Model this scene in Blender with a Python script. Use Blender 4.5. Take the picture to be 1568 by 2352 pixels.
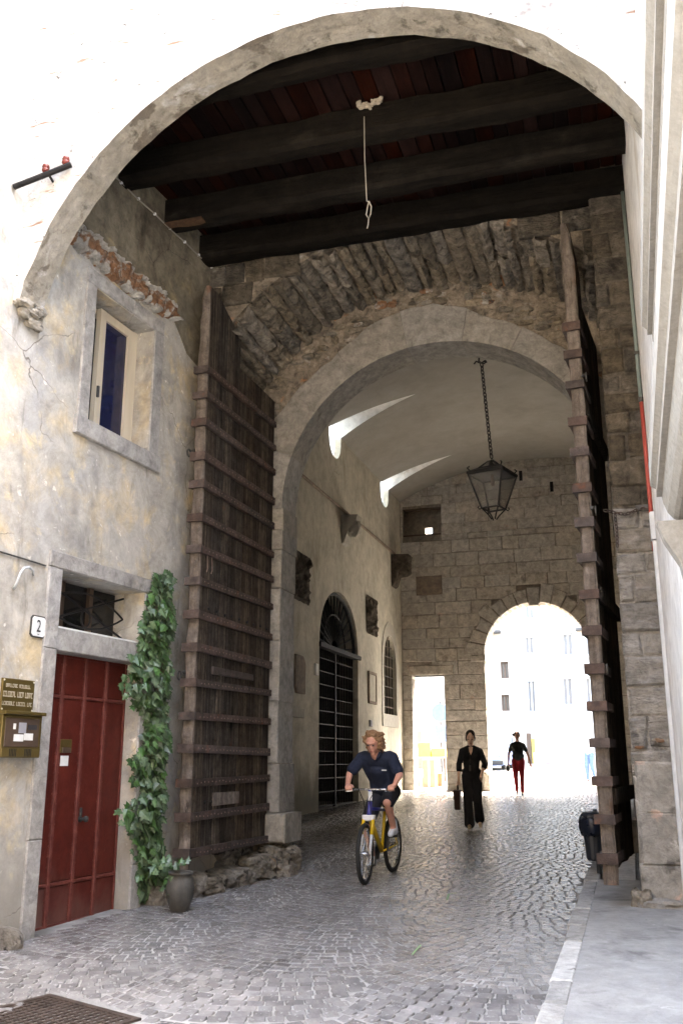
import bpy, bmesh, math, random
from mathutils import Vector, Matrix, noise
random.seed(11)
R = random.uniform
SC = bpy.context.scene
COL = SC.collection
for o in list(bpy.data.objects):
    bpy.data.objects.remove(o)

# ------------------------------------------------------------------ camera
CZ, FPX, TH, TI = 1.6, 2150.0, math.radians(16.9), math.radians(14.82)
FW = Vector((-math.sin(TH)*math.cos(TI), math.cos(TH)*math.cos(TI), math.sin(TI)))
RT = Vector((math.cos(TH), math.sin(TH), 0))
UP = RT.cross(FW)
cd = bpy.data.cameras.new('camera')
cam = bpy.data.objects.new('camera', cd)
COL.objects.link(cam)
cam.matrix_world = Matrix.Translation((0, 0, CZ)) @ Matrix((RT, UP, -FW)).transposed().to_4x4()
cd.sensor_fit = 'VERTICAL'
cd.sensor_height = 36
cd.sensor_width = 24
cd.lens = 36*FPX/2352
cd.clip_end = 800
cd.clip_start = 0.05
SC.camera = cam

# ------------------------------------------------------------------ sky, sun, exposure
SUN_EL, SUN_AZ = math.radians(58), math.radians(38)      # azimuth from +Y towards +X
wd = bpy.data.worlds.new('World')
SC.world = wd
wd.use_nodes = True
nt = wd.node_tree
sky = nt.nodes.new('ShaderNodeTexSky')
sky.sky_type = 'NISHITA'
sky.sun_disc = False
sky.sun_elevation = SUN_EL
sky.sun_rotation = SUN_AZ
sky.dust_density = 6.0
sky.air_density = 1.0
sky.ozone_density = 1.0
bg = nt.nodes['Background']
bg.inputs['Strength'].default_value = 0.15
nt.links.new(sky.outputs[0], bg.inputs['Color'])
sl = bpy.data.lights.new('sun', 'SUN')
sl.energy = 2.0
sl.angle = math.radians(0.6)
sl.color = (1.0, 0.95, 0.87)
sun = bpy.data.objects.new('sun', sl)
COL.objects.link(sun)
sd = Vector((math.sin(SUN_AZ)*math.cos(SUN_EL), math.cos(SUN_AZ)*math.cos(SUN_EL), math.sin(SUN_EL)))
sun.rotation_euler = sd.to_track_quat('Z', 'Y').to_euler()
sun.location = (0, 0, 30)
vs = SC.view_settings
vs.view_transform = 'Standard'
vs.look = 'None'
vs.gamma = 1.0
vs.use_curve_mapping = False
vs.exposure = 5.3
vs.use_white_balance = True
vs.white_balance_temperature = 7400
vs.white_balance_tint = 8
SC.render.engine = 'CYCLES'
cy = SC.cycles
cy.use_denoising = True
try:
    cy.denoiser = 'OPENIMAGEDENOISE'
except Exception:
    pass
cy.max_bounces = 10
cy.diffuse_bounces = 7
cy.glossy_bounces = 3
cy.transmission_bounces = 4
cy.transparent_max_bounces = 6
cy.sample_clamp_indirect = 6.0
cy.caustics_reflective = False
cy.caustics_refractive = False

# ------------------------------------------------------------------ helpers
def V(*a): return Vector(a)
def ray(x, y): return FW + RT*((x-784)/FPX) - UP*((y-1176)/FPX)
CP = V(0, 0, CZ)
def hit(x, y, n, d):
    D = ray(x, y)
    return CP + D*((d - n.dot(CP))/n.dot(D))
GS = 0.025
def gz(y): return GS*min(y, 56)
def PG(x, y): return hit(x, y, V(0, -GS, 1), 0)
def PY(x, y, Y): return hit(x, y, V(0, 1, 0), Y)
def PX(x, y, X): return hit(x, y, V(1, 0, 0), X)

class Fr:
    def __init__(s, o, u, v, w): s.o, s.u, s.v, s.w = V(*o), V(*u), V(*v), V(*w)
    def __call__(s, a, b, c=0.0): return s.o + s.u*a + s.v*b + s.w*c
WORLD = Fr((0, 0, 0), (1, 0, 0), (0, 1, 0), (0, 0, 1))
PHI = math.radians(5.3)
G0 = PG(80, 2153)
FL = Fr((G0.x, G0.y, 0), (math.sin(PHI), math.cos(PHI), 0), (0, 0, 1), (math.cos(PHI), -math.sin(PHI), 0))
def PL(x, y):
    p = hit(x, y, FL.w, FL.w.dot(FL.o))
    q = p - FL.o
    return q.dot(FL.u), p.z
YF0, YF1, YG0, YG1, YB0, YB1 = 6.33, 6.64, 11.1, 11.55, 28.5, 29.1
XPL, XPR, XR = -6.7, 1.9, 0.34
FF = Fr((0, YF0, 0), (1, 0, 0), (0, 0, 1), (0, -1, 0))
FG = Fr((0, YG0, 0), (1, 0, 0), (0, 0, 1), (0, -1, 0))
FB = Fr((0, YB0, 0), (1, 0, 0), (0, 0, 1), (0, -1, 0))
FPL = Fr((XPL, 0, 0), (0, 1, 0), (0, 0, 1), (1, 0, 0))

BASE = {}
def thing(name, label, cat, loc, group=None):
    o = bpy.data.objects.new(name, None)
    o.empty_display_size = 0.2
    COL.objects.link(o)
    o.location = loc
    o['label'] = label
    o['category'] = cat
    if group: o['group'] = group
    BASE[o.name] = Vector(loc)
    return o
def tag(o, label, cat, group=None):
    o['label'] = label
    o['category'] = cat
    if group: o['group'] = group
    return o
def add(name, verts, faces, mat, parent=None, smooth=False, kind=None):
    me = bpy.data.meshes.new(name)
    if parent is not None:
        b = BASE[parent.name]
    else:
        n = len(verts)
        b = V(sum(v[0] for v in verts)/n, sum(v[1] for v in verts)/n, min(v[2] for v in verts))
    me.from_pydata([(v[0]-b[0], v[1]-b[1], v[2]-b[2]) for v in verts], [], faces)
    me.materials.append(M[mat])
    if smooth:
        me.polygons.foreach_set('use_smooth', [True]*len(me.polygons))
    me.update()
    o = bpy.data.objects.new(name, me)
    COL.objects.link(o)
    if parent is not None:
        o.parent = parent
    else:
        o.location = b
    BASE[o.name] = b
    if kind: o['kind'] = kind
    return o
def inst(name, me, loc, rot, scale, parent, kind=None):
    o = bpy.data.objects.new(name, me)
    COL.objects.link(o)
    if parent is not None:
        o.parent = parent
        o.location = Vector(loc) - BASE[parent.name]
    else:
        o.location = loc
    o.rotation_euler = rot
    o.scale = scale
    BASE[o.name] = Vector(loc)
    return o

class MB:
    def __init__(s): s.v, s.f = [], []
    def quad(s, *p):
        i = len(s.v)
        s.v += [Vector(q) for q in p]
        s.f.append(tuple(range(i, i+len(p))))
    def box(s, fr, a0, a1, b0, b1, c0, c1, back=True):
        i = len(s.v)
        s.v += [fr(a, b, c) for c in (c0, c1) for b in (b0, b1) for a in (a0, a1)]
        q = [(4, 5, 7, 6), (0, 4, 6, 2), (1, 3, 7, 5), (0, 1, 5, 4), (2, 6, 7, 3)]
        if back: q.append((0, 2, 3, 1))
        s.f += [tuple(i+k for k in f) for f in q]
    def cbox(s, fr, a0, a1, b0, b1, c0, c1, ch=0.012, jit=0.0):
        i = len(s.v)
        j = lambda: R(-jit, jit)
        ca, cb = min(ch, (a1-a0)*0.3), min(ch, (b1-b0)*0.3)
        pts = []
        cor = [(a0, b0, 1, 1), (a1, b0, -1, 1), (a1, b1, -1, -1), (a0, b1, 1, -1)]
        js = [(j(), j()) for _ in cor]
        for (a, b, p, q), (ja, jb) in zip(cor, js): pts.append(fr(a+ja, b+jb, c0))
        for (a, b, p, q), (ja, jb) in zip(cor, js): pts.append(fr(a+ja, b+jb, c1-ch+j()*0.3))
        for (a, b, p, q), (ja, jb) in zip(cor, js): pts.append(fr(a+p*ca+ja, b+q*cb+jb, c1+j()*0.4))
        s.v += pts
        for k in range(4):
            n = (k+1) % 4
            s.f.append((i+k, i+n, i+4+n, i+4+k))
            s.f.append((i+4+k, i+4+n, i+8+n, i+8+k))
        s.f.append((i+8, i+9, i+10, i+11))
        s.f.append((i+3, i+2, i+1, i))
    def poly(s, fr, pts, c0, c1, ch=0.0):
        n = len(pts)
        i = len(s.v)
        ar = sum(pts[k][0]*pts[(k+1) % n][1]-pts[(k+1) % n][0]*pts[k][1] for k in range(n))
        if ar < 0: pts = pts[::-1]
        s.v += [fr(a, b, c0) for a, b in pts]
        if ch > 0:
            ca, cb = sum(p[0] for p in pts)/n, sum(p[1] for p in pts)/n
            s.v += [fr(a, b, c1-ch) for a, b in pts]
            ins = []
            for a, b in pts:
                d = math.hypot(a-ca, b-cb) or 1
                k = max(0.5, 1-1.4*ch/d)
                ins.append((ca+(a-ca)*k, cb+(b-cb)*k))
            s.v += [fr(a, b, c1) for a, b in ins]
            for k in range(n):
                m = (k+1) % n
                s.f += [(i+k, i+m, i+n+m, i+n+k), (i+n+k, i+n+m, i+2*n+m, i+2*n+k)]
            s.f.append(tuple(range(i+2*n, i+3*n)))
        else:
            s.v += [fr(a, b, c1) for a, b in pts]
            for k in range(n):
                m = (k+1) % n
                s.f.append((i+k, i+m, i+n+m, i+n+k))
            s.f.append(tuple(range(i+n, i+2*n)))
        s.f.append(tuple(range(i+n-1, i-1, -1)))
    def rings(s, rings, cap=True, closed=False):
        n = len(rings[0])
        i = len(s.v)
        for r in rings: s.v += r
        m = len(rings)
        for k in range(m if closed else m-1):
            k2 = (k+1) % m
            for q in range(n):
                p = (q+1) % n
                s.f.append((i+k*n+q, i+k*n+p, i+k2*n+p, i+k2*n+q))
        if cap and not closed:
            s.f.append(tuple(range(i+n-1, i-1, -1)))
            s.f.append(tuple(range(i+(m-1)*n, i+m*n)))
    def tube(s, pts, r, n=8, closed=False, cap=True):
        pts = [Vector(p) for p in pts]
        m = len(pts)
        rr = r if isinstance(r, (list, tuple)) else [r]*m
        ref = None
        rings = []
        for k in range(m):
            if closed: t = pts[(k+1) % m]-pts[k-1]
            else: t = pts[min(k+1, m-1)]-pts[max(k-1, 0)]
            t.normalize()
            if ref is None:
                ref = t.orthogonal().normalized()
            ref = (ref - t*ref.dot(t))
            if ref.length < 1e-5: ref = t.orthogonal()
            ref.normalize()
            b = t.cross(ref)
            rings.append([pts[k]+(ref*math.cos(2*math.pi*q/n)+b*math.sin(2*math.pi*q/n))*rr[k] for q in range(n)])
        s.rings(rings, cap, closed)
    def lathe(s, o, ax, prof, n=12):
        o, ax = Vector(o), Vector(ax).normalized()
        u = ax.orthogonal().normalized()
        w = ax.cross(u)
        s.rings([[o+ax*h+(u*math.cos(2*math.pi*q/n)+w*math.sin(2*math.pi*q/n))*r for q in range(n)] for r, h in prof])
    def cap(s, p, q, r1, r2, n=12):
        p, q = Vector(p), Vector(q)
        d = (q-p).length
        pr = [(r1*math.sin(t), -r1*math.cos(t)) for t in (0.12, 0.5, 0.95, 1.35)]
        pr += [(r2*math.cos(t), d+r2*math.sin(t)) for t in (0.2, 0.62, 1.07, 1.45)]
        s.lathe(p, q-p if d > 1e-6 else V(0, 0, 1), pr, n)
    def ell(s, c, r, rot=None, n=14, m=9):
        c = Vector(c)
        rot = rot or Matrix.Identity(3)
        rings = []
        for k in range(m):
            t = math.pi*(k+0.35)/(m-0.3)
            rings.append([c+rot @ V(r[0]*math.sin(t)*math.cos(2*math.pi*q/n), r[1]*math.sin(t)*math.sin(2*math.pi*q/n), -r[2]*math.cos(t)) for q in range(n)])
        s.rings(rings)
    def wall(s, fr, a0, a1, b0, b1, c0, c1, holes=(), brk=(), b1f=None):
        xs = {round(a0, 5), round(a1, 5)} | {round(x, 5) for x in brk}
        for h in holes:
            for a, b in h['top']: xs.add(round(a, 5))
        xs = sorted(x for x in xs if a0-1e-6 <= x <= a1+1e-6)
        def itp(t, a):
            for (p, q), (p2, q2) in zip(t, t[1:]):
                if p-1e-6 <= a <= p2+1e-6:
                    return q if p2-p < 1e-9 else q+(q2-q)*(a-p)/(p2-p)
            return t[-1][1]
        tf = b1f or (lambda a: b1)
        for p, q in zip(xs, xs[1:]):
            m = (p+q)/2
            hs = sorted([h for h in holes if h['top'][0][0] < m < h['top'][-1][0]], key=lambda h: h['bot'])
            cp = cq = b0
            segs = []
            for h in hs:
                segs.append((cp, cq, h['bot'], h['bot'], h))
                cp, cq = itp(h['top'], p), itp(h['top'], q)
            segs.append((cp, cq, tf(p), tf(q), None))
            for k, (l0, l1, h0, h1, h) in enumerate(segs):
                if h0-l0 < 1e-6 and h1-l1 < 1e-6: continue
                s.quad(fr(p, l0, c1), fr(q, l1, c1), fr(q, h1, c1), fr(p, h0, c1))
                s.quad(fr(q, l1, c0), fr(p, l0, c0), fr(p, h0, c0), fr(q, h1, c0))
                s.quad(fr(p, h0, c1), fr(q, h1, c1), fr(q, h1, c0), fr(p, h0, c0))
                s.quad(fr(p, l0, c0), fr(q, l1, c0), fr(q, l1, c1), fr(p, l0, c1))
        for h in holes:
            for (a, b), sg in ((h['top'][0], 1), (h['top'][-1], -1)):
                if b-h['bot'] > 1e-6:
                    s.quad(fr(a, h['bot'], c1), fr(a, b, c1), fr(a, b, c0), fr(a, h['bot'], c0))
        for a in (a0, a1):
            s.quad(fr(a, b0, c0), fr(a, b0, c1), fr(a, tf(a), c1), fr(a, tf(a), c0))
    def build(s, name, mat, parent=None, smooth=False, kind=None):
        return add(name, s.v, s.f, mat, parent, smooth, kind)

def arc(cx, cz, r, t0, t1, n): return [(cx+r*math.cos(math.radians(t0+(t1-t0)*k/n)), cz+r*math.sin(math.radians(t0+(t1-t0)*k/n))) for k in range(n+1)]
def rect_hole(a0, a1, b0, b1): return dict(bot=b0, top=[(a0, b1), (a1, b1)])
def arch_hole(cx, r, b0, cz, n=24): return dict(bot=b0, top=arc(cx, cz, r, 180, 0, n))
def one(name, mat, parent, fn, *a, **k):
    sm = k.pop('smooth', False)
    m = MB()
    getattr(m, fn)(*a, **k)
    return m.build(name, mat, parent, smooth=sm)
def rock(name, c, sz, mat, parent, amp=0.18, sub=3, seed=0, rotz=0.0):
    bm = bmesh.new()
    bmesh.ops.create_icosphere(bm, subdivisions=sub, radius=1)
    rm = Matrix.Rotation(rotz, 3, 'Z')
    vs_ = []
    for v in bm.verts:
        d = v.co.normalized()
        k = 1/max(abs(d.x)**4+abs(d.y)**4+abs(d.z)**4, 1e-6)**0.25      # towards a box
        n = noise.noise(d*1.6+V(seed*3.1, 7, 1))*amp+noise.noise(d*4+V(seed, 2, 5))*amp*0.5
        p = d*(k*0.82*(1+n))
        vs_.append(rm @ V(p.x*sz[0], p.y*sz[1], p.z*sz[2])+Vector(c))
    fs = [tuple(v.index for v in f.verts) for f in bm.faces]
    bm.free()
    return add(name, vs_, fs, mat, parent)
def modded(o, mods):
    """bake modifiers into the mesh of o"""
    for t, kw in mods:
        m = o.modifiers.new(t, t)
        for k, v in kw.items(): setattr(m, k, v)
    dg = bpy.context.evaluated_depsgraph_get()
    dg.update()
    me = bpy.data.meshes.new_from_object(o.evaluated_get(dg))
    o.modifiers.clear()
    old = o.data
    o.data = me
    bpy.data.meshes.remove(old)
    return o

# ------------------------------------------------------------------ materials
M = {}
def mat(name, cols, scale=2.0, st=(1, 1, 1), bump=0.3, bs=25.0, rough=0.85, rnd=0.0, isl=False, metal=0.0, spots=(), cracks=None, dist=0.02, spec=0.35, detail=8.0, soft=0.5, foot=None, grime=(7.0, .50, 1.22)):
    m = bpy.data.materials.new(name)
    m.use_nodes = True
    t = m.node_tree
    N, Lk = t.nodes, t.links
    bs_ = N['Principled BSDF']
    geo = N.new('ShaderNodeNewGeometry')
    def mapped(s):
        mp = N.new('ShaderNodeMapping')
        mp.inputs['Scale'].default_value = s
        Lk.new(geo.outputs['Position'], mp.inputs['Vector'])
        return mp.outputs[0]
    def noi(vec, sc, det=detail, ds=0.0, rg=0.6):
        n = N.new('ShaderNodeTexNoise')
        n.inputs['Scale'].default_value = sc
        n.inputs['Detail'].default_value = det
        n.inputs['Roughness'].default_value = rg
        n.inputs['Distortion'].default_value = ds
        Lk.new(vec, n.inputs['Vector'])
        return n.outputs['Fac']
    mv = mapped(st)
    f = noi(mv, scale)
    rp = N.new('ShaderNodeValToRGB')
    el = rp.color_ramp.elements
    n = len(cols)
    lo, hi = 0.5-soft*0.4, 0.5+soft*0.4
    for k, c in enumerate(cols):
        p = lo+(hi-lo)*k/max(n-1, 1)
        e = el[k] if k < 2 else el.new(p)
        e.position = p
        e.color = (*c, 1)
    Lk.new(f, rp.inputs[0])
    col = rp.outputs[0]
    for sp in spots:
        c, sc, lo_, hi_ = sp[:4]
        s_ = sp[4] if len(sp) > 4 else (1, 1, 1)
        v2 = N.new('ShaderNodeVectorMath')
        v2.operation = 'ADD'
        v2.inputs[1].default_value = (sc*3.3, lo_*40, c[0]*17)
        Lk.new(mapped(s_), v2.inputs[0])
        f2 = noi(v2.outputs[0], sc, 6.0, 0.3)
        mr = N.new('ShaderNodeMapRange')
        mr.inputs[1].default_value = lo_
        mr.inputs[2].default_value = hi_
        Lk.new(f2, mr.inputs[0])
        mx = N.new('ShaderNodeMix')
        mx.data_type = 'RGBA'
        Lk.new(mr.outputs[0], mx.inputs[0])
        Lk.new(col, mx.inputs[6])
        mx.inputs[7].default_value = (*c, 1)
        col = mx.outputs[2]
    if grime:
        gsc, glo, ghi = grime
        gn_ = noi(mapped((1, 1, 1)), gsc, 12.0, 0.4, 0.78)
        mg_ = N.new('ShaderNodeMapRange')
        mg_.inputs[1].default_value = .33
        mg_.inputs[2].default_value = .67
        mg_.inputs[3].default_value = glo
        mg_.inputs[4].default_value = ghi
        Lk.new(gn_, mg_.inputs[0])
        hv = N.new('ShaderNodeHueSaturation')
        Lk.new(mg_.outputs[0], hv.inputs['Value'])
        Lk.new(col, hv.inputs['Color'])
        col = hv.outputs[0]
    if foot:
        c, z0, z1 = foot                                  # rising damp: ragged stain along the foot of a wall
        sx = N.new('ShaderNodeSeparateXYZ')
        Lk.new(geo.outputs['Position'], sx.inputs[0])
        ad = N.new('ShaderNodeMath')
        ad.operation = 'MULTIPLY_ADD'
        Lk.new(noi(mapped((1.2, 1.2, .8)), 1.6, 7.0), ad.inputs[0])
        ad.inputs[1].default_value = -1.6
        Lk.new(sx.outputs['Z'], ad.inputs[2])
        mr = N.new('ShaderNodeMapRange')
        mr.inputs[1].default_value = z0-.8
        mr.inputs[2].default_value = z1-.8
        mr.inputs[3].default_value = .85
        mr.inputs[4].default_value = 0.0
        Lk.new(ad.outputs[0], mr.inputs[0])
        mx = N.new('ShaderNodeMix')
        mx.data_type = 'RGBA'
        Lk.new(mr.outputs[0], mx.inputs[0])
        Lk.new(col, mx.inputs[6])
        mx.inputs[7].default_value = (*c, 1)
        col = mx.outputs[2]
    ck = None
    if cracks:
        c, sc, wdt = cracks
        vd = N.new('ShaderNodeTexVoronoi')
        vd.feature = 'DISTANCE_TO_EDGE'
        vd.inputs['Scale'].default_value = sc
        nz = N.new('ShaderNodeTexNoise')
        nz.inputs['Scale'].default_value = 3.0
        nz.inputs['Detail'].default_value = 6.0
        Lk.new(geo.outputs['Position'], nz.inputs['Vector'])
        mxv = N.new('ShaderNodeMix')
        mxv.data_type = 'RGBA'
        mxv.inputs[0].default_value = 0.22
        Lk.new(geo.outputs['Position'], mxv.inputs[6])
        Lk.new(nz.outputs['Color'], mxv.inputs[7])
        Lk.new(mxv.outputs[2], vd.inputs['Vector'])
        mr = N.new('ShaderNodeMapRange')
        mr.inputs[1].default_value = 0.0
        mr.inputs[2].default_value = wdt
        mr.inputs[3].default_value = 1.0
        mr.inputs[4].default_value = 0.0
        Lk.new(vd.outputs['Distance'], mr.inputs[0])
        gate_n = noi(mapped((1, 1, 1)), 0.9, 2.0)
        mg = N.new('ShaderNodeMapRange')
        mg.inputs[1].default_value = 0.5
        mg.inputs[2].default_value = 0.6
        Lk.new(gate_n, mg.inputs[0])
        mu = N.new('ShaderNodeMath')
        mu.operation = 'MULTIPLY'
        Lk.new(mr.outputs[0], mu.inputs[0])
        Lk.new(mg.outputs[0], mu.inputs[1])
        ck = mu.outputs[0]
        mx = N.new('ShaderNodeMix')
        mx.data_type = 'RGBA'
        Lk.new(ck, mx.inputs[0])
        Lk.new(col, mx.inputs[6])
        mx.inputs[7].default_value = (*c, 1)
        col = mx.outputs[2]
    if rnd:
        if isl: ro = geo.outputs['Random Per Island']
        else: ro = N.new('ShaderNodeObjectInfo').outputs['Random']
        mr = N.new('ShaderNodeMapRange')
        mr.inputs[3].default_value = 1-rnd
        mr.inputs[4].default_value = 1+rnd
        Lk.new(ro, mr.inputs[0])
        hs = N.new('ShaderNodeHueSaturation')
        Lk.new(mr.outputs[0], hs.inputs['Value'])
        m3 = N.new('ShaderNodeMath')
        m3.operation = 'MULTIPLY_ADD'
        Lk.new(ro, m3.inputs[0])
        m3.inputs[1].default_value = 7.31
        m3.inputs[2].default_value = 0
        m4 = N.new('ShaderNodeMath')
        m4.operation = 'FRACT'
        Lk.new(m3.outputs[0], m4.inputs[0])
        m5 = N.new('ShaderNodeMapRange')
        m5.inputs[3].default_value = 0.7
        m5.inputs[4].default_value = 1.25
        Lk.new(m4.outputs[0], m5.inputs[0])
        Lk.new(m5.outputs[0], hs.inputs['Saturation'])
        Lk.new(col, hs.inputs['Color'])
        col = hs.outputs[0]
    Lk.new(col, bs_.inputs['Base Color'])
    bs_.inputs['Metallic'].default_value = metal
    bs_.inputs['Specular IOR Level'].default_value = spec
    rn = noi(mv, bs*0.4, 3.0)
    mr = N.new('ShaderNodeMapRange')
    mr.inputs[3].default_value = max(0.02, rough-0.13)
    mr.inputs[4].default_value = min(1, rough+0.13)
    Lk.new(rn, mr.inputs[0])
    Lk.new(mr.outputs[0], bs_.inputs['Roughness'])
    if bump:
        bp = N.new('ShaderNodeBump')
        bp.inputs['Strength'].default_value = bump
        bp.inputs['Distance'].default_value = dist
        h = noi(mv, bs, 9.0, 0.2, 0.65)
        if ck is not None:
            sb = N.new('ShaderNodeMath')
            sb.operation = 'SUBTRACT'
            Lk.new(h, sb.inputs[0])
            Lk.new(ck, sb.inputs[1])
            h = sb.outputs[0]
        Lk.new(h, bp.inputs['Height'])
        Lk.new(bp.outputs[0], bs_.inputs['Normal'])
    M[name] = m
    return m
def flat(name, c, rough=0.5, metal=0.0, spec=0.4, bump=0.08, bs=60):
    return mat(name, [tuple(x*0.85 for x in c), tuple(min(1, x*1.12) for x in c)], scale=9, bump=bump, bs=bs, rough=rough, metal=metal, spec=spec, dist=0.005, grime=None)
def glass(name, c, rough=0.05, alpha=None):
    m = bpy.data.materials.new(name)
    m.use_nodes = True
    b = m.node_tree.nodes['Principled BSDF']
    b.inputs['Base Color'].default_value = (*c, 1)
    b.inputs['Roughness'].default_value = rough
    b.inputs['Specular IOR Level'].default_value = 0.6
    if alpha is not None: b.inputs['Alpha'].default_value = alpha
    M[name] = m

mat('house_plaster', [(.29, .285, .27), (.45, .425, .38), (.56, .52, .44)], scale=1.3, bump=.45, bs=16, rough=.92, soft=1.0, spec=.15,
    spots=[((.60, .46, .25), 1.5, .52, .72), ((.21, .20, .185), 1.4, .53, .76, (1, 1, .5)), ((.38, .38, .375), 1.1, .52, .72), ((.64, .54, .36), 4.5, .58, .74), ((.72, .68, .60), 11, .64, .70), ((.15, .13, .10), 6, .60, .80, (1, 1, .25))],
    cracks=((.16, .14, .12), .7, .0035), grime=(3.5, 0.62, 1.2), foot=((.27, .25, .22), .35, 1.2))
mat('brown_plaster', [(.13, .11, .08), (.22, .19, .14), (.29, .255, .195)], scale=1.6, bump=.5, bs=14, rough=.95, soft=.9, spec=.1, spots=[((.09, .075, .055), 2, .54, .7, (1, 1, .5)), ((.34, .28, .17), 2.4, .6, .72)], cracks=((.06, .05, .04), .9, .004))
mat('facade_plaster', [(.46, .44, .41), (.56, .54, .51)], scale=1.5, bump=.6, bs=18, rough=.92,
    spots=[((.27, .16, .105), 2.2, .63, .69, (1, 1, 5)), ((.13, .12, .105), 16, .66, .70), ((.22, .20, .18), 1.1, .66, .72)], cracks=((.12, .10, .08), .9, .005), grime=(11.0, .55, 1.1))
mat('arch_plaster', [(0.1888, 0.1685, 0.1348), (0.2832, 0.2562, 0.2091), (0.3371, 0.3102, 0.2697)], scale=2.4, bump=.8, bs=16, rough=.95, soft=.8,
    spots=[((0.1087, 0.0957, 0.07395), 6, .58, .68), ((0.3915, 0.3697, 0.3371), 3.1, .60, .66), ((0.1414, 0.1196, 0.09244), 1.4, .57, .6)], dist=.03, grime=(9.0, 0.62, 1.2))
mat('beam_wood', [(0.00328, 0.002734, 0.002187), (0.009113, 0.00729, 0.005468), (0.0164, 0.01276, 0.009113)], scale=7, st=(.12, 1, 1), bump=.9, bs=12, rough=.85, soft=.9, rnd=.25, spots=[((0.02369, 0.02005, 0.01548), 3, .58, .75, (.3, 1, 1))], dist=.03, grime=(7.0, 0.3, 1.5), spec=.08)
mat('beam_end', [(0.06, 0.03, 0.015), (0.11, 0.06, 0.03)], scale=12, bump=.6, rough=.9)
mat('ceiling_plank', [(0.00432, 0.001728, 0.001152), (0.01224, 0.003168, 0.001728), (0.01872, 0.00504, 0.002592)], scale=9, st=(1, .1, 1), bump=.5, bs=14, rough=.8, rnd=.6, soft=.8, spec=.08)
mat('rubble', [(0.143, 0.121, 0.099), (0.264, 0.22, 0.1705), (0.374, 0.319, 0.253)], scale=3.2, bump=1.0, bs=9, rough=.95, soft=.9,
    spots=[((.07, .06, .05), 4, .56, .68), ((.42, .22, .12), 2.6, .64, .68), ((.40, .37, .33), 5, .62, .7)], dist=.06, grime=(8.0, 0.3, 1.35), spec=.08)
mat('fan_stone', [(0.1316, 0.1113, 0.08602), (0.2429, 0.2075, 0.1619), (0.334, 0.2884, 0.2277)], scale=5, bump=1.0, bs=13, rough=.95, rnd=.22, soft=.8, spots=[((0.08096, 0.07084, 0.05566), 7, .58, .7)], dist=.05, grime=(9.0, 0.32, 1.3), spec=.08)
mat('gate_stone', [(0.1987, 0.1855, 0.1656), (0.2782, 0.255, 0.2219), (0.3312, 0.3047, 0.265)], scale=3, bump=.5, bs=26, rough=.92, rnd=.10, soft=.8, spots=[((0.1457, 0.1259, 0.09936), 3.5, .6, .75), ((0.2385, 0.159, 0.106), 2, .68, .76)], dist=.03, grime=(9.0, 0.48, 1.25))
mat('base_stone', [(.12, .11, .095), (.25, .225, .19), (.40, .37, .33)], scale=5, bump=1.2, bs=12, rough=.95, rnd=.12, soft=.8, spots=[((.06, .055, .05), 9, .57, .66), ((.34, .23, .14), 3, .66, .72)], dist=.06, grime=(10.0, 0.4, 1.3), spec=.08)
mat('gate_wood', [(.018, .014, .012), (.06, .047, .036), (.17, .14, .112)], scale=9, st=(3, 3, .14), bump=1.0, bs=10, rough=.88, rnd=.38, soft=.9, spots=[((0.011, 0.0088, 0.00715), 3, .6, .72, (3, 3, .3)), ((0.077, 0.03025, 0.0165), 2, .66, .74)], dist=.03, grime=(9.0, 0.4, 1.4), spec=.08)
mat('stile_wood', [(.07, .055, .045), (.15, .12, .098), (.24, .20, .17)], scale=7, st=(2, 2, .16), bump=1.0, bs=12, rough=.88, rnd=.14, soft=.8, spots=[((0.186, 0.093, 0.0558), 2.2, .6, .68, (1, 1, .5)), ((0.0434, 0.031, 0.0248), 5, .63, .7, (2, 2, .3))], dist=.03, grime=(10.0, 0.45, 1.3), spec=.08)
mat('rust_iron', [(.028, .019, .016), (.060, .039, .032), (.095, .068, .060)], scale=9, bump=.5, bs=40, rough=.7, rnd=.25, spec=.4, spots=[((.11, .045, .025), 6, .6, .7)])
mat('grate_iron', [(.045, .032, .026), (.075, .055, .046)], scale=9, bump=.5, bs=40, rough=.65, metal=.2)
mat('rivet', [(.16, .11, .09), (.26, .19, .16)], scale=40, bump=0, rough=.5, metal=.3, grime=None)
mat('iron', [(.012, .012, .013), (.028, .026, .025)], scale=9, bump=.3, bs=50, rough=.6, spec=.12, metal=0)
mat('iron_grey', [(.05, .05, .05), (.10, .095, .09)], scale=9, bump=.3, bs=50, rough=.55, metal=.4)
mat('pier_shaded', [(.05, .042, .034), (.10, .086, .068), (.15, .13, .105)], scale=4.5, st=(1, 1, 2), bump=1.0, bs=12, rough=.95, rnd=.2, soft=.9, spots=[((.03, .026, .022), 4, .57, .7), ((.2, .18, .15), 5, .64, .72)], dist=.05, grime=(8.0, 0.35, 1.4), spec=.08)  # darker pier stone: shade of the upper archway put into the colour
mat('pier_stone', [(0.1799, 0.1607, 0.1382), (0.2699, 0.2482, 0.2187), (0.3239, 0.3214, 0.3281)], scale=4.5, st=(1, 1, 2.4), bump=1.0, bs=12, rough=.95, rnd=.17, soft=.9, spots=[((0.08996, 0.08277, 0.08059), 3.5, .59, .72, (1, 1, 3)), ((0.3779, 0.2921, 0.1957), 2.2, .62, .74)], dist=.05, grime=(8.0, 0.45, 1.25))
mat('mortar_pale', [(.28, .26, .235), (.42, .395, .36)], scale=8, bump=1.0, bs=24, rough=.97, spots=[((.13, .12, .105), 6, .58, .7)], dist=.05)
mat('pier_render', [(.21, .20, .185), (.30, .285, .26), (.37, .35, .32)], scale=2.6, bump=.7, bs=18, rough=.95, soft=.8, spots=[((.48, .36, .30), 2.1, .585, .62), ((.13, .12, .11), 4, .6, .7), ((.50, .48, .45), 3.2, .66, .69, (1, 1, .35))], dist=.04)
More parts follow.
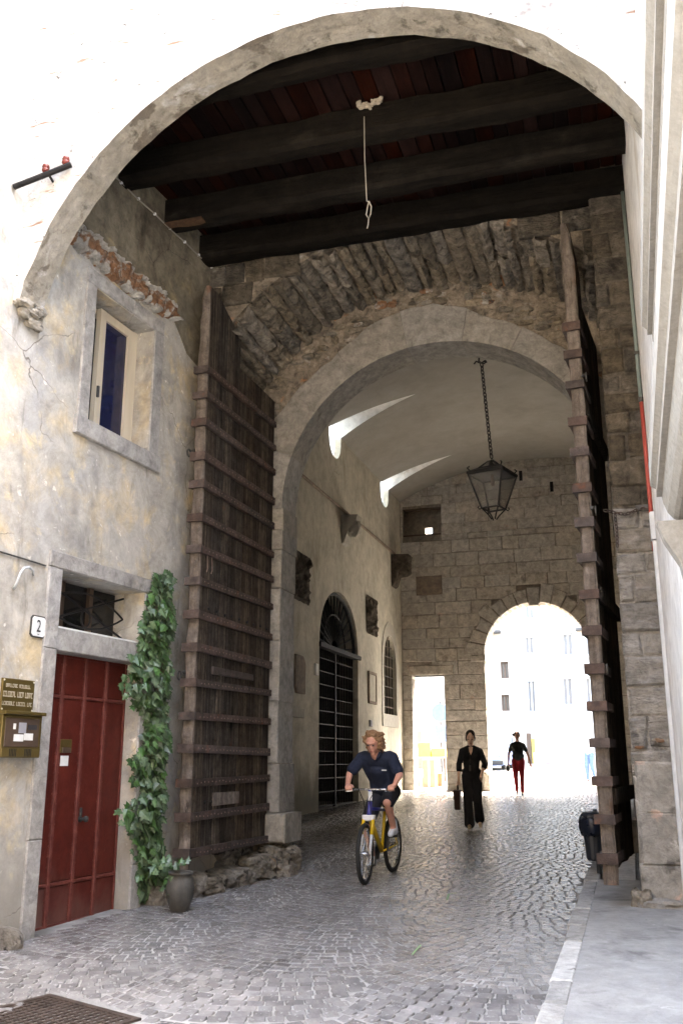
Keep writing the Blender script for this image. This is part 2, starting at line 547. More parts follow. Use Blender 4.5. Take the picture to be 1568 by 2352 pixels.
mat('white_render', [(0.713, 0.7015, 0.6785), (0.85, 0.8452, 0.828)], scale=2, bump=.4, bs=16, rough=.92, spots=[((0.46, 0.391, 0.299), 2.2, .60, .75, (1, 1, .2))], grime=(4.0, 0.75, 1.1))
mat('cornice_stone', [(.27, .25, .22), (.34, .32, .285)], scale=30, st=(1, .2, 1), bump=.3, bs=60, rough=.9, spots=[((.20, .18, .15), 14, .6, .75)], grime=(30.0, .8, 1.1))
mat('passage_plaster', [(0.377, 0.3484, 0.2951), (0.4913, 0.4587, 0.3835), (0.5598, 0.5226, 0.4426)], scale=1.3, bump=.3, bs=12, rough=.93, soft=.8, spots=[((0.3084, 0.2729, 0.2125), 1.6, .57, .75, (1, 1, .4)), ((0.6397, 0.6156, 0.5548), 5, .68, .74)], cracks=((0.2285, 0.2091, 0.1771), .6, .003), foot=((0.1486, 0.1336, 0.09444), .9, 1.6), grime=(3.0, 0.68, 1.16))
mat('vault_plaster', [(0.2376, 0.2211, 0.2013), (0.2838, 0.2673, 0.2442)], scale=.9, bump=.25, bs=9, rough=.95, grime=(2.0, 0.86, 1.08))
mat('tower_stone', [(0.3538, 0.3204, 0.2798), (0.4899, 0.4484, 0.4008), (0.5715, 0.541, 0.4914)], scale=2.6, bump=.7, bs=14, rough=.93, rnd=.10, soft=.8, spots=[((0.2449, 0.2137, 0.1814), 3, .6, .75), ((0.5443, 0.3987, 0.3326), 1.5, .64, .74)], dist=.04, grime=(6.0, 0.5, 1.25))
mat('tower_mortar', [(.20, .17, .14), (.30, .26, .215)], scale=5, bump=.6, bs=20, rough=.95)
mat('surround_stone', [(.29, .28, .27), (.38, .365, .345), (.45, .43, .405)], scale=5, bump=.5, bs=36, rough=.92, rnd=.06, soft=.8, spots=[((.22, .21, .19), 6, .6, .72), ((.46, .40, .32), 2, .6, .75)])
mat('red_door', [(.080, .014, .010), (.105, .019, .013)], scale=5, bump=.12, bs=30, rough=.45, spots=[((.14, .05, .035), 26, .68, .72), ((.055, .012, .01), 2.5, .58, .75, (1, 1, .3))], grime=(9.0, 0.7, 1.15), spec=.18, foot=((.15, .085, .07), .05, .6))
mat('red_trim', [(.11, .026, .02), (.16, .05, .04)], scale=12, bump=.2, bs=50, rough=.5, grime=(9.0, 0.7, 1.15), spec=.18)
mat('brick_broken', [(.20, .095, .05), (.33, .17, .09), (.36, .29, .23)], scale=7, st=(1, 1, 2), bump=1.2, bs=16, rough=.97, soft=.8, spots=[((.50, .47, .42), 6, .50, .57), ((.16, .13, .11), 9, .58, .66)], dist=.06)
mat('white_plaster_broken', [(.40, .38, .34), (.56, .54, .50)], scale=9, bump=1.2, bs=24, rough=.97, dist=.05)
mat('window_cream', [(.52, .45, .34), (.62, .55, .43)], scale=7, st=(1, 1, .2), bump=.15, rough=.6, grime=None)
mat('cobble', [(.115, .113, .116), (.18, .175, .175), (.245, .236, .23)], scale=16, bump=.3, bs=60, rough=.24, rnd=.28, soft=.9, spec=.5, spots=[((.09, .085, .085), 7, .6, .75), ((.25, .22, .2), 3, .62, .8)], grime=(2.2, 0.66, 1.25))
mat('cobble_mass', [(.115, .113, .116), (.18, .175, .175), (.245, .236, .23)], scale=16, bump=.3, bs=60, rough=.24, rnd=.28, isl=True, soft=.9, spec=.5, spots=[((.09, .085, .085), 7, .6, .75), ((.25, .22, .2), 3, .62, .8)], grime=(2.2, 0.66, 1.25))
mat('joint_sand', [(.30, .295, .285), (.40, .395, .38)], scale=4, bump=.8, bs=70, rough=.9, spots=[((.14, .135, .13), 1.1, .5, .65)], grime=(1.2, 0.55, 1.15))
mat('square_paving', [(.17, .165, .155), (.23, .225, .215)], scale=3, bump=.5, bs=20, rough=.7)
mat('pavement', [(.24, .238, .232), (.31, .308, .30), (.37, .365, .35)], scale=1.6, bump=.35, bs=60, rough=.75, soft=.8, spots=[((.15, .148, .145), 2.0, .57, .70), ((.44, .43, .42), 9, .66, .72), ((.10, .10, .10), 30, .68, .74)], grime=(5.0, 0.72, 1.15))
mat('kerb_stone', [(.30, .295, .28), (.42, .41, .39)], scale=6, bump=.6, bs=30, rough=.85, rnd=.12, spots=[((.16, .15, .14), 5, .6, .7)])
mat('kerb_white', [(0.496, 0.488, 0.464), (0.64, 0.632, 0.608)], scale=5, bump=.4, bs=30, rough=.8, spots=[((0.28, 0.272, 0.248), 6, .63, .68)], grime=(9.0, 0.5, 1.1))
mat('ivy_leaf', [(0.0252, 0.054, 0.0216), (0.054, 0.1044, 0.0396), (0.1152, 0.1764, 0.09)], scale=14, bump=.15, bs=40, rnd=.38, spec=.45, grime=None, rough=.36)
mat('ivy_mass', [(0.0231, 0.0495, 0.0198), (0.0495, 0.0957, 0.0363), (0.1056, 0.1617, 0.0825)], scale=14, bump=.15, bs=40, rnd=.4, isl=True, spec=.45, grime=None, rough=.36)
mat('ivy_stem', [(.06, .04, .025), (.11, .08, .05)], scale=20, bump=.4, rough=.9)
mat('clay_pot', [(.05, .047, .043), (.10, .095, .085)], scale=5, st=(3, 3, .5), bump=.3, bs=24, rough=.6)
mat('brass', [(.12, .085, .025), (.17, .125, .045)], scale=4, bump=.05, bs=40, rough=.38, metal=.6, grime=None)
mat('brass_light', [(.45, .40, .30), (.55, .50, .38)], scale=14, bump=.05, rough=.5, metal=.2, grime=None)
flat('enamel', (.72, .74, .74), .3)
flat('ink', (.03, .03, .035), .5)
flat('ink_blue', (.05, .08, .14), .4)
flat('paper', (.70, .70, .68), .8)
flat('paper_grey', (.30, .30, .33), .8)
flat('porcelain', (.14, .025, .018), .25)
flat('rope', (.26, .24, .20), .95)
flat('nest', (.34, .29, .22), .98, bump=1.0, bs=70)
flat('pipe_green', (.16, .20, .19), .5)
flat('pipe_red', (.34, .06, .045), .5)
flat('pipe_white', (.48, .50, .52), .5)
flat('dark_wood', (.07, .045, .03), .6)
mat('relief', [(.05, .042, .034), (.12, .10, .08), (.22, .19, .155)], scale=7, bump=1.2, bs=14, rough=.95, soft=.9, dist=.08, spec=.08)
mat('plaque', [(.20, .15, .115), (.27, .215, .17)], scale=5, bump=.2, rough=.85)
flat('stone_label', (.34, .32, .28), .8)
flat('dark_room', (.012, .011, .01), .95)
flat('soil', (.06, .05, .045), .95)
flat('skin', (.62, .32, .24), .5, spec=.3, bump=.02)
flat('skin_pale', (.72, .50, .40), .5, spec=.3, bump=.02)
flat('skin_dark', (.40, .22, .16), .5, bump=.02)
flat('lip', (.40, .12, .10), .5, bump=0)
mat('hair_blond', [(.12, .06, .03), (.30, .17, .09), (.46, .31, .20)], scale=18, st=(2, 2, .6), bump=.9, bs=30, rough=.6, soft=.9, grime=None)
mat('hair_dark', [(.012, .008, .006), (.035, .022, .016)], scale=18, bump=.8, bs=40, rough=.5, grime=None)
mat('hair_brown', [(.02, .014, .01), (.05, .034, .024)], scale=18, bump=.8, bs=40, rough=.5, grime=None)
mat('navy_cloth', [(.011, .016, .035), (.020, .028, .058)], scale=7, bump=.5, bs=16, rough=.9, dist=.02, grime=None)
mat('shorts_cloth', [(.012, .012, .017), (.024, .024, .032)], scale=7, bump=.5, bs=16, rough=.9, dist=.02, grime=None)
mat('black_cloth', [(.006, .006, .008), (.014, .014, .017)], scale=7, bump=.6, bs=14, rough=.9, dist=.02, grime=None)
mat('charcoal_cloth', [(.010, .013, .012), (.022, .026, .025)], scale=7, bump=.6, bs=14, rough=.9, dist=.02, grime=None)
mat('red_cloth', [(.20, .006, .012), (.30, .012, .022)], scale=7, bump=.5, bs=14, rough=.85, dist=.02, grime=None)
mat('white_cloth', [(.62, .63, .66), (.74, .75, .77)], scale=7, bump=.4, bs=16, rough=.9, grime=None)
mat('denim', [(.05, .09, .19), (.09, .15, .28)], scale=12, bump=.3, bs=40, rough=.9, grime=None)
flat('shoe_white', (.66, .68, .72), .6)
flat('shoe_beige', (.46, .38, .28), .6)
flat('shoe_black', (.012, .012, .014), .4)
flat('leather_brown', (.022, .010, .008), .6, spec=.15)
flat('bike_yellow', (.62, .40, .015), .35, spec=.5, bump=0)
flat('bike_blue', (.04, .045, .24), .35, spec=.5, bump=0)
flat('bike_white', (.66, .66, .68), .35, bump=0)
flat('rubber', (.018, .018, .018), .8)
flat('chrome', (.55, .56, .58), .25, metal=.9, bump=0)
flat('bin_black', (.012, .015, .022), .45)
flat('bag_black', (.010, .013, .024), .3, bump=.8, bs=24)
flat('chalk_green', (.22, .36, .18), .9)
mat('far_plaster', [(.34, .33, .305), (.40, .385, .36)], scale=.6, bump=.2, bs=6, rough=.9, grime=None)
mat('brown_render', [(.10, .085, .07), (.15, .13, .105)], scale=1.2, bump=.3, bs=14, rough=.9, grime=None)
flat('far_stone', (.52, .50, .46), .9)
flat('far_frame', (.42, .44, .46), .7)
glass('far_glass', (.12, .13, .14), .2)
glass('far_glass_dark', (.05, .05, .05), .2)
flat('shutter_beige', (.62, .57, .46), .7)
flat('pink_stone', (.55, .40, .36), .8)
flat('car_blue', (.10, .15, .32), .25, spec=.6, bump=0)
flat('cardboard', (.40, .28, .16), .85)
flat('crate_yellow', (.60, .42, .06), .6)
flat('brick_red', (.36, .15, .10), .9, bump=.5)
flat('sign_blue', (.08, .16, .42), .4, bump=0)
glass('window_blue', (.006, .010, .045), .06)
glass('lantern_glass', (.12, .115, .105), .4, .24)
glass('dark_glass', (.012, .012, .013), .12)

def frosted(name, c):
    m = bpy.data.materials.new(name)
    m.use_nodes = True
    t = m.node_tree
    tr = t.nodes.new('ShaderNodeBsdfTranslucent')
    tr.inputs[0].default_value = (*c, 1)
    t.links.new(tr.outputs[0], t.nodes['Material Output'].inputs[0])
    M[name] = m
frosted('frosted_glass', (.85, .84, .80))

# ------------------------------------------------------------------ ground, road, pavement
def struct(o): o['kind'] = 'structure'; return o
mb = MB()
ys = [-25, 0, 3, 6, 9, 12, 16, 20, 24, 28.8, 56, 56.01, 300]
for y0, y1 in zip(ys, ys[1:]):
    z0, z1 = GS*min(y0, 56)-.012, GS*min(y1, 56)-.012
    mb.quad((-60, y0, z0), (60, y0, z0), (60, y1, z1), (-60, y1, z1))
ground = struct(mb.build('ground', 'square_paving'))
def lim(y):
    if y < YG0-.05: return -4.85+(y-7.27)*math.tan(PHI)+.03
    if y < YG1+.05: return -4.0
    return XPL+.02
mb = MB()
for y0, y1 in ((-6, 11.0), (11.0, 11.6), (11.6, 33.0)):
    x0, x1 = (-6.3 if y0 < 11 else -4.3 if y0 < 11.5 else -6.8), (-.48 if y0 < 28 else 2)
    mb.quad((x0, y0, gz(y0)+.0025), (x1, y0, gz(y0)+.0025), (x1, y1, gz(y1)+.0025), (x0, y1, gz(y1)+.0025))
road = struct(mb.build('road', 'joint_sand'))

def cobble_geo(x, y, ang, w, d, rnd):
    """chamfered stone: 12 verts in world space"""
    ca, sa = math.cos(ang), math.sin(ang)
    z0 = gz(y)
    out = []
    tilt = (rnd.uniform(-.0016, .0016), rnd.uniform(-.0016, .0016))
    h = rnd.uniform(.006, .010)
    for lev, k in ((0, 1.0), (1, .98), (2, .86)):
        for sx, sy in ((-1, -1), (1, -1), (1, 1), (-1, 1)):
            jx, jy = (rnd.uniform(-.005, .005), rnd.uniform(-.005, .005)) if lev < 2 else (0, 0)
            lx, ly = sx*w/2*k+jx, sy*d/2*k+jy
            px, py = x+lx*ca-ly*sa, y+lx*sa+ly*ca
            dz = (-.03, h*.35, h)[lev]+tilt[0]*sx+tilt[1]*sy
            out.append((px, py, GS*py+dz))
    return out
CF = []
for k in range(4):
    n = (k+1) % 4
    CF += [(k, n, 4+n, 4+k), (4+k, 4+n, 8+n, 8+k)]
CF.append((8, 9, 10, 11))
rc = random.Random(5)
stones = []
PW, PITCH, HH = 1.55, .116, .30          # arc width, row pitch, arc rise
def arcy(x):
    q = ((x+4.9) % PW)/PW*2-1
    return HH*(1-q*q), -2*HH*q*2/PW
k = 0
y = 3.0
while y < 31:
    x = -6.75+rc.uniform(0, .1)
    while x < (1.9 if y > 28.0 else -.61):
        w = rc.uniform(.095, .128)
        oy, sl_ = arcy(x+w/2)
        dx = w/math.sqrt(1+sl_*sl_)
        py = y-oy
        px = x+dx/2
        if px > lim(py)-.02 and (px < -.655 or py > 28.2) and py > 2.6:
            stones.append((px, py, math.atan(-sl_), w-.015, PITCH*rc.uniform(.84, .93)/max(1, math.sqrt(1+sl_*sl_)*.94)))
        x += dx
    y += PITCH
grate_c = [PG(-70, 2375), PG(115, 2288), PG(325, 2345), PG(140, 2450)]
def inside(px, py, poly):
    r = False
    for (x1, y1), (x2, y2) in zip(poly, poly[1:]+poly[:1]):
        if (y1 > py) != (y2 > py) and px < (x2-x1)*(py-y1)/(y2-y1)+x1: r = not r
    return r
gp = [(p.x, p.y) for p in grate_c]
gcx, gcy = sum(p[0] for p in gp)/4, sum(p[1] for p in gp)/4
gpo = [(gcx+(p[0]-gcx)*1.12, gcy+(p[1]-gcy)*1.12) for p in gp]
stones = [s for s in stones if not inside(s[0], s[1], gpo)]
def vis(s):
    v = V(s[0], s[1], gz(s[1]))-CP
    z = v.dot(FW)
    if z < .5: return None
    px, py = 784+FPX*v.dot(RT)/z, 1176-FPX*v.dot(UP)/z
    return (0 <= px <= 1568 and py <= 2352)
cand = sorted([s for s in stones if vis(s)], key=lambda s: s[1])
first = set(id(s) for s in cand[:300])
vv, ff = [], []
for s in stones:
    if id(s) in first: continue
    if s[1] < 4.0 and not vis(s): continue
    i = len(vv)
    vv += cobble_geo(*s, rc)
    ff += [tuple(i+q for q in f) for f in CF]
add('cobbles', vv, ff, 'cobble_mass', road, kind='stuff')
cob_me = []
for q in range(6):
    g = cobble_geo(0, 0, 0, 1, 1, random.Random(q+50))
    me = bpy.data.meshes.new('cobble')
    rr_ = random.Random(q)
    jj = [(rr_.uniform(-.05, .05), rr_.uniform(-.05, .05)) for _ in range(4)]
    me.from_pydata([(p[0]+jj[i % 4][0], p[1]+jj[i % 4][1], p[2]) for i, p in enumerate(g)], [], CF)
    me.materials.append(M['cobble'])
    cob_me.append(me)
for i, s in enumerate(cand[:300]):
    inst('cobble', cob_me[i % 6], (s[0], s[1], gz(s[1])), (math.atan(GS), 0, s[2]), (s[3], s[4], 1), road)

# pavement with kerb
pv = MB()
PT = .10
for y0, y1 in ((-4, 2), (2, 6), (6, 10.95)):
    pv.quad((-.48, y0, gz(y0)+PT), (.6, y0, gz(y0)+PT), (.6, y1, gz(y1)+PT), (-.48, y1, gz(y1)+PT))
pv.quad((-.48, 10.95, gz(10.95)-.02), (.6, 10.95, gz(10.95)-.02), (.6, 10.95, gz(10.95)+PT), (-.48, 10.95, gz(10.95)+PT))
pv.quad((-.48, -4, -.2), (-.48, 10.95, gz(10.95)-.02), (-.48, 10.95, gz(10.95)+PT), (-.48, -4, gz(-4)+PT))
pave = struct(pv.build('pavement', 'pavement'))
kerb = struct(one('kerb', 'joint_sand', None, 'box', Fr((0, 0, 0), (1, 0, 0), (0, 1, GS), (0, 0, 1)), -.61, -.49, 2, 27.9, -.04, PT-.03))
fk = Fr((0, 0, 0), (1, 0, 0), (0, 1, GS), (0, 0, 1))
y = 2.2
kr = random.Random(3)
while y < 27.5:
    l = kr.uniform(.62, 1.0)
    if y < 6.5 < y+l: l = 6.55-y
    elif 6.5 < y < 6.6: l = 1.2
    white = (6.5 <= y < 7.3) or (10.9 < y < 14.4)
    one('kerb_stone', 'kerb_white' if white else 'kerb_stone', kerb, 'cbox', fk, -.625+kr.uniform(-.008, .008), -.472 if y < 10.9 else -.42, y+.006, y+l-.008, -.03, PT+kr.uniform(-.012, .004) if y < 10.9 else .03, ch=.014, jit=.007)
    y += l
th = struct(one('threshold_slab', 'kerb_white', None, 'cbox', fk, -.41, -.10, 11.0, 14.3, -.03, .028, ch=.01, jit=.006))

# drain grate
go = thing('drain_grate', 'dark iron drain grate sunk in the cobbles near the red door', 'drain grate', grate_c[0].lerp(grate_c[2], .5))
gu = (grate_c[2]-grate_c[1]).normalized()
gn = V(0, -GS, 1).normalized()
gv = gn.cross(gu).normalized()
lu, lv = (grate_c[2]-grate_c[1]).length, (grate_c[0]-grate_c[1]).length
if gv.dot(grate_c[0]-grate_c[1]) < 0: gv = -gv
fgr = Fr(grate_c[1], gu, gv, gn)
m = MB()
for a in ((0, lu, 0, .04), (0, lu, lv-.04, lv), (0, .04, .041, lv-.041), (lu-.04, lu, .041, lv-.041)): m.box(fgr, *a, -.03, .016)
m.build('frame', 'grate_iron', go)
one('sump', 'dark_room', go, 'box', fgr, .0, lu, 0, lv, -.12, -.004)
n = int(lu/.052)
for i in range(1, n): one('bar', 'grate_iron', go, 'box', fgr, lu*i/n-.009, lu*i/n+.009, .04, lv-.04, -.02, .012)
for i in range(1, int(lv/.052)): one('cross_bar', 'grate_iron', go, 'box', fgr, .04, lu-.04, lv*i/int(lv/.052)-.008, lv*i/int(lv/.052)+.008, -.02, .009)

# green chalk marks on the cobbles
def chalk(pts, w, label):
    m = MB()
    P = [PG(*p) for p in pts]
    rr_ = random.Random(len(pts))
    for a, b in zip(P, P[1:]):
        d = (b-a)
        nx = V(-d.y, d.x, 0).normalized()*w
        up = V(0, 0, .019)
        m.quad(a-nx+up, b-nx+up, b+nx+up, a+nx+up)
    tag(m.build('chalk_mark', 'chalk_green'), label, 'chalk mark')
chalk([(1048, 2055), (1030, 2058), (1026, 2072)], .009, 'hooked pale green chalk mark on cobbles below the walking woman')
chalk([(966, 2176), (955, 2188), (946, 2199)], .007, 'short slanting green chalk stroke on cobbles in front of the cyclist')

# ------------------------------------------------------------------ house on the left
house = thing('house', 'old plastered house with red door, upper window and ivy', 'house', FL(0.6, 0))
DZ = .17
hm = MB()
d_hole = rect_hole(-.02, 1.31, -.3, 3.27)
w_hole = rect_hole(.18, 1.22, 4.76, 6.19)
hm.wall(FL, -3.4, 3.95, -.3, 10.4, -.45, 0, [d_hole, w_hole], brk=(.0,))
hm.build('wall', 'house_plaster', house)
# stone surround of the door
for nm, a in (('jamb', (-.20, -.021, DZ-.1, .95)), ('jamb', (-.20, -.021, .955, 2.545)), ('jamb', (-.20, -.021, 2.55, 3.265)), ('jamb', (1.311, 1.50, DZ-.1, .62)), ('jamb', (1.311, 1.50, .626, 2.30)), ('jamb', (1.311, 1.50, 2.306, 3.265)), ('lintel', (-.20, 1.50, 3.27, 3.42)), ):
    one(nm, 'surround_stone', house, 'cbox', FL, *a, -.2, .022, ch=.008, jit=.003)
one('transom', 'surround_stone', house, 'cbox', FL, -.018, 1.308, 2.545, 2.745, -.2, -.008, ch=.008)
one('transom_ledge', 'paper', house, 'box', FL, -.015, 1.305, 2.746, 2.76, -.2, -.012)
one('threshold', 'surround_stone', house, 'cbox', FL, -.02, 1.31, DZ-.2, DZ+.005, -.3, .03, ch=.01)
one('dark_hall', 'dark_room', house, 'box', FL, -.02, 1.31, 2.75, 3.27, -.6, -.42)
one('transom_pane', 'dark_glass', house, 'box', FL, -.016, 1.306, 2.76, 3.262, -.37, -.36)
for a in (.42, .86): one('mullion', 'dark_wood', house, 'box', FL, a-.03, a+.03, 2.76, 3.26, -.358, -.32)
# wrought iron transom grille
gr = MB()
c_ = -.25
gr.tube([FL(.0, 2.80, c_), FL(1.3, 3.22, c_)], .011, 6)
gr.build('grille_bar', 'iron', house)
one('grille_bar', 'iron', house, 'tube', [FL(.0, 3.22, c_+.013), FL(1.3, 2.80, c_+.013)], .011, 6)
for sgn in (1, -1):
    one('grille_arc', 'iron', house, 'tube', [FL(.02+1.26*t/14, 3.0+sgn*.17*(1-((t-7)/7)**2), c_+.02) for t in range(15)], .010, 6)
one('grille_ring', 'iron', house, 'tube', [FL(.66+.07*math.cos(t*math.pi/8), 2.93+.09*math.sin(t*math.pi/8), c_+.03) for t in range(16)], .009, 6, closed=True)
# door leaf
door = one('door', 'red_door', house, 'box', FL, -.015, 1.305, DZ+.006, 2.54, -.24, -.17)
cw = 1.32/4
for i in range(4):
    for z0, z1 in ((DZ+.04, .52), (.56, 2.14), (2.18, 2.52)):
        one('panel', 'red_door', door, 'cbox', FL, -.015+cw*i+.03, -.015+cw*(i+1)-.03, z0, z1, -.17, -.163, ch=.006)
for i in range(5):
    a = -.015+cw*i
    one('stile', 'red_trim', door, 'cbox', FL, max(a-.022, -.014), min(a+.022, 1.304), DZ+.01, 2.535, -.169, -.148, ch=.006)
for z0 in (DZ+.012, .525, 2.145): one('rail', 'red_trim', door, 'cbox', FL, -.014, 1.304, z0, z0+.028, -.169, -.152, ch=.005)
rv = MB()
for i in range(1, 4):
    a = -.015+cw*i
    for j in range(26):
        for e in (-.033, .033):
            z = .25+j*.088+R(-.006, .006)
            p = FL(a+e, z, -.165)
            rv.lathe(p, FL.w, [(.008, 0), (.007, .005), (.003, .008)], 6)
rv.build('rivets', 'red_trim', door, kind='stuff')
one('letter_slot', 'brass', door, 'cbox', FL, .335, .50, 1.66, 1.78, -.164, -.150, ch=.004)
one('slot_flap', 'dark_wood', door, 'cbox', FL, .36, .48, 1.66, 1.71, -.151, -.140, ch=.003)
one('note', 'paper', door, 'box', FL, .365, .475, 1.545, 1.635, -.163, -.158)
one('lock_plate', 'brass_light', door, 'lathe', FL(.115, 1.36, -.164), FL.w, [(.045, 0), (.045, .006), (.03, .01)], 14)
hd = one('handle', 'iron_grey', door, 'lathe', FL(.71, 1.07, -.164), FL.w, [(.03, 0), (.03, .008), (.014, .012), (.014, .05), (.03, .06), (.028, .08), (.01, .088)], 12)
one('handle_plate', 'iron_grey', door, 'cbox', FL, .695, .725, 1.09, 1.17, -.163, -.150, ch=.004)
# window
for nm, a in (('jamb', (.02, .178, 4.78, 6.195)), ('jamb', (1.222, 1.40, 4.78, 6.195)), ('lintel', (.02, .80, 6.2, 6.36)), ('lintel', (.806, 1.40, 6.2, 6.36)), ('sill', (-.02, 1.42, 4.59, 4.775))):
    one(nm, 'surround_stone', house, 'cbox', FL, *a, -.3, .045 if nm == 'sill' else .02, ch=.008, jit=.003)
win = one('window', 'window_cream', house, 'box', FL, 1.15, 1.215, 4.79, 6.18, -.29, -.21)
one('window_jamb', 'window_cream', win, 'box', FL, .185, .225, 4.79, 6.18, -.33, -.262)
one('window_head', 'window_cream', win, 'box', FL, .23, 1.145, 6.125, 6.178, -.33, -.262)
one('window_foot', 'window_cream', win, 'box', FL, .23, 1.145, 4.792, 4.82, -.33, -.262)
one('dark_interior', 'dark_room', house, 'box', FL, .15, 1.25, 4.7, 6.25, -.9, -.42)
# one sash stands a little open and leaves a dark slit towards the street
fs = Fr(FL(.52, 0, -.22), (FL.u*.99+FL.w*-.03).normalized(), (0, 0, 1), (FL.w*.99+FL.u*.03).normalized())
sash = MB()
for a in ((0, .10, 4.80, 6.165), (.52, .62, 4.80, 6.165), (.101, .519, 6.07, 6.163), (.101, .519, 4.802, 4.88)): sash.box(fs, *a, -.02, .035)
sh = sash.build('sash', 'window_cream', house)
one('sash_pane', 'window_blue', sh, 'box', fs, .095, .525, 4.875, 6.075, .0, .008)
one('catch', 'iron_grey', sh, 'cbox', fs, .01, .035, 5.18, 5.30, .035, .06, ch=.005)
# broken brick ledge, uneven in outline
led = random.Random(21)
n = 46
low, up_ = [], []
for i in range(n+1):
    t = i/n
    a = -.36+1.98*t
    e = (1-abs(2*t-1)**8)
    low.append((a, 6.50-.075*e+led.uniform(-.018, .018)+.02*math.sin(9*t)))
    up_.append((a+.03, 6.52+.12*e*(1.25-.5*t)+led.uniform(-.025, .025)+.02*math.sin(17*t)))
lm = MB()
for i in range(n):
    prof = []
    for k in (i, i+1):
        (a, l), (b, h) = low[k], up_[k]
        c1 = .10+.05*noise.noise(V(k*.5, 3, 1))
        c2 = .09+.05*noise.noise(V(k*.6, 8, 1))
        prof.append([FL(a, l-.03, -.01), FL(a, l, c1*.7), FL(a, (l+h)/2, c1+.03*noise.noise(V(k*.9, 1, 4))), FL(b, h-.02, c2), FL(b, h+.03, -.01)])
    for k in range(4): lm.quad(prof[0][k], prof[1][k], prof[1][k+1], prof[0][k+1])
lm.build('brick_ledge', 'brick_broken', house)
for i in range(70):
    t = led.random()
    k = min(n, int(t*n))
    side = low[k] if led.random() < .4 else up_[k]
    rock('plaster_lump', FL(side[0], side[1]+led.uniform(-.015, .02), .035), (led.uniform(.04, .1), .05, led.uniform(.025, .05)), 'white_plaster_broken', house, .35, 2, i)
up_r = random.Random(12)
edge_ = [(-.45+.11*k, 6.60+.06*math.sin(k*.9)+up_r.uniform(-.03, .03)) for k in range(19)]+[(1.75, 6.35), (1.9, 6.2), (2.3, 6.1), (3.9, 6.0)]
one('upper_plaster', 'brown_plaster', house, 'poly', FL, edge_+[(3.9, 7.95), (-.45, 7.95)], -.01, .006)  # thin browner, darker sheet over the upper wall
# rubble plinth at the foot of the wall
for i, (a0, a1, z1) in enumerate(((-.62, -.22, .32), (-1.15, -.63, .34), (-1.8, -1.16, .33))):
    rock('plinth_stone', FL((a0+a1)/2, .16, .03), ((a1-a0)/2*1.1, .10, .2), 'base_stone', house, .14, 3, i+40, -PHI)
rock('plinth_stone', FL(1.66, .27, .05), (.20, .12, .18), 'base_stone', house, .2, 3, 55)
rock('plinth_stone', FL(2.2, .30, .02), (.35, .12, .22), 'base_stone', house, .2, 3, 56)
# cable with insulators along the top of the wall
cb = MB()
cb.tube([FL(-.2+i*.32, 7.56-.012*(i % 2), .02) for i in range(12)], .008, 6)
tag(cb.build('cable', 'rope'), 'thin cable running along the house wall under the beam ends', 'cable')
for i in range(11):
    m = MB()
    m.lathe(FL(-.2+i*.32, 7.56, .0), FL.w, [(.016, 0), (.016, .03), (.008, .035)], 8)
    tag(m.build('cable_clip', 'paper'), 'small white clip holding the cable under the beam ends', 'clip', 'cable clips along the house wall')
tag(one('cable', 'iron_grey', None, 'tube', [FL(-.85, 3.27, .012), FL(-.5, 3.265, .014), FL(-.25, 3.26, .012)], .008, 6), 'short grey cable on the wall above the curved hook', 'cable')
def HL(x, y, c): return hit(x, y, FL.w, FL.w.dot(FL.o)+c)
tag(one('wall_hook', 'pipe_white', None, 'tube', [HL(77, 1322, -.01), HL(76, 1311, .05), HL(68, 1303, .08), HL(56, 1305, .09), HL(48, 1316, .09), HL(41, 1334, .08), HL(35, 1347, .05), HL(31, 1352, -.01)], .011, 8, smooth=True), 'curved white pipe bracket on the wall above the house number', 'bracket')

# house number, brass plaque, intercom
num = thing('house_number', 'white enamel house number plate reading 2 beside the red door', 'number plate', FL(-.28, 2.63))
rr = [(-.375+.19*x, 2.62+.19*y) for x, y in ((.12, 0), (.88, 0), (1, .12), (1, .88), (.88, 1), (.12, 1), (0, .88), (0, .12))]
one('rim', 'iron_grey', num, 'poly', FL, rr, 0, .012)
cx, cz_ = -.28, 2.715
one('plate', 'enamel', num, 'poly', FL, [(cx+(a-cx)*.88, cz_+(b-cz_)*.88) for a, b in rr], .012, .016)
def text(name, body, fr, a, b, c, size, mat_, parent, font_sx=1.0, align='CENTER'):
    cu = bpy.data.curves.new(name, 'FONT')
    cu.body = body
    cu.size = size
    cu.align_x = align
    cu.align_y = 'CENTER'
    cu.extrude = .0008
    cu.resolution_u = 2
    to = bpy.data.objects.new('tmp', cu)
    COL.objects.link(to)
    dg = bpy.context.evaluated_depsgraph_get()
    me = bpy.data.meshes.new_from_object(to.evaluated_get(dg))
    vs_ = [fr(a+v.co.x*font_sx, b+v.co.y, c+v.co.z) for v in me.vertices]
    fs_ = [tuple(p.vertices) for p in me.polygons]
    bpy.data.objects.remove(to)
    return add(name, vs_, fs_, mat_, parent)
text('numeral', '2', FL, cx, cz_, .0175, .15, 'ink', num, .8)
text('dash', '-', FL, cx, cz_-.062, .0175, .06, 'ink', num, 1.4)
plq = thing('brass_plaque', 'square brass plaque with three engraved lines above the intercom', 'plaque', FL(-.45, 2.0))
one('plate', 'brass', plq, 'cbox', FL, -.66, -.27, 1.985, 2.25, 0, .018, ch=.004)
lr = random.Random(9)
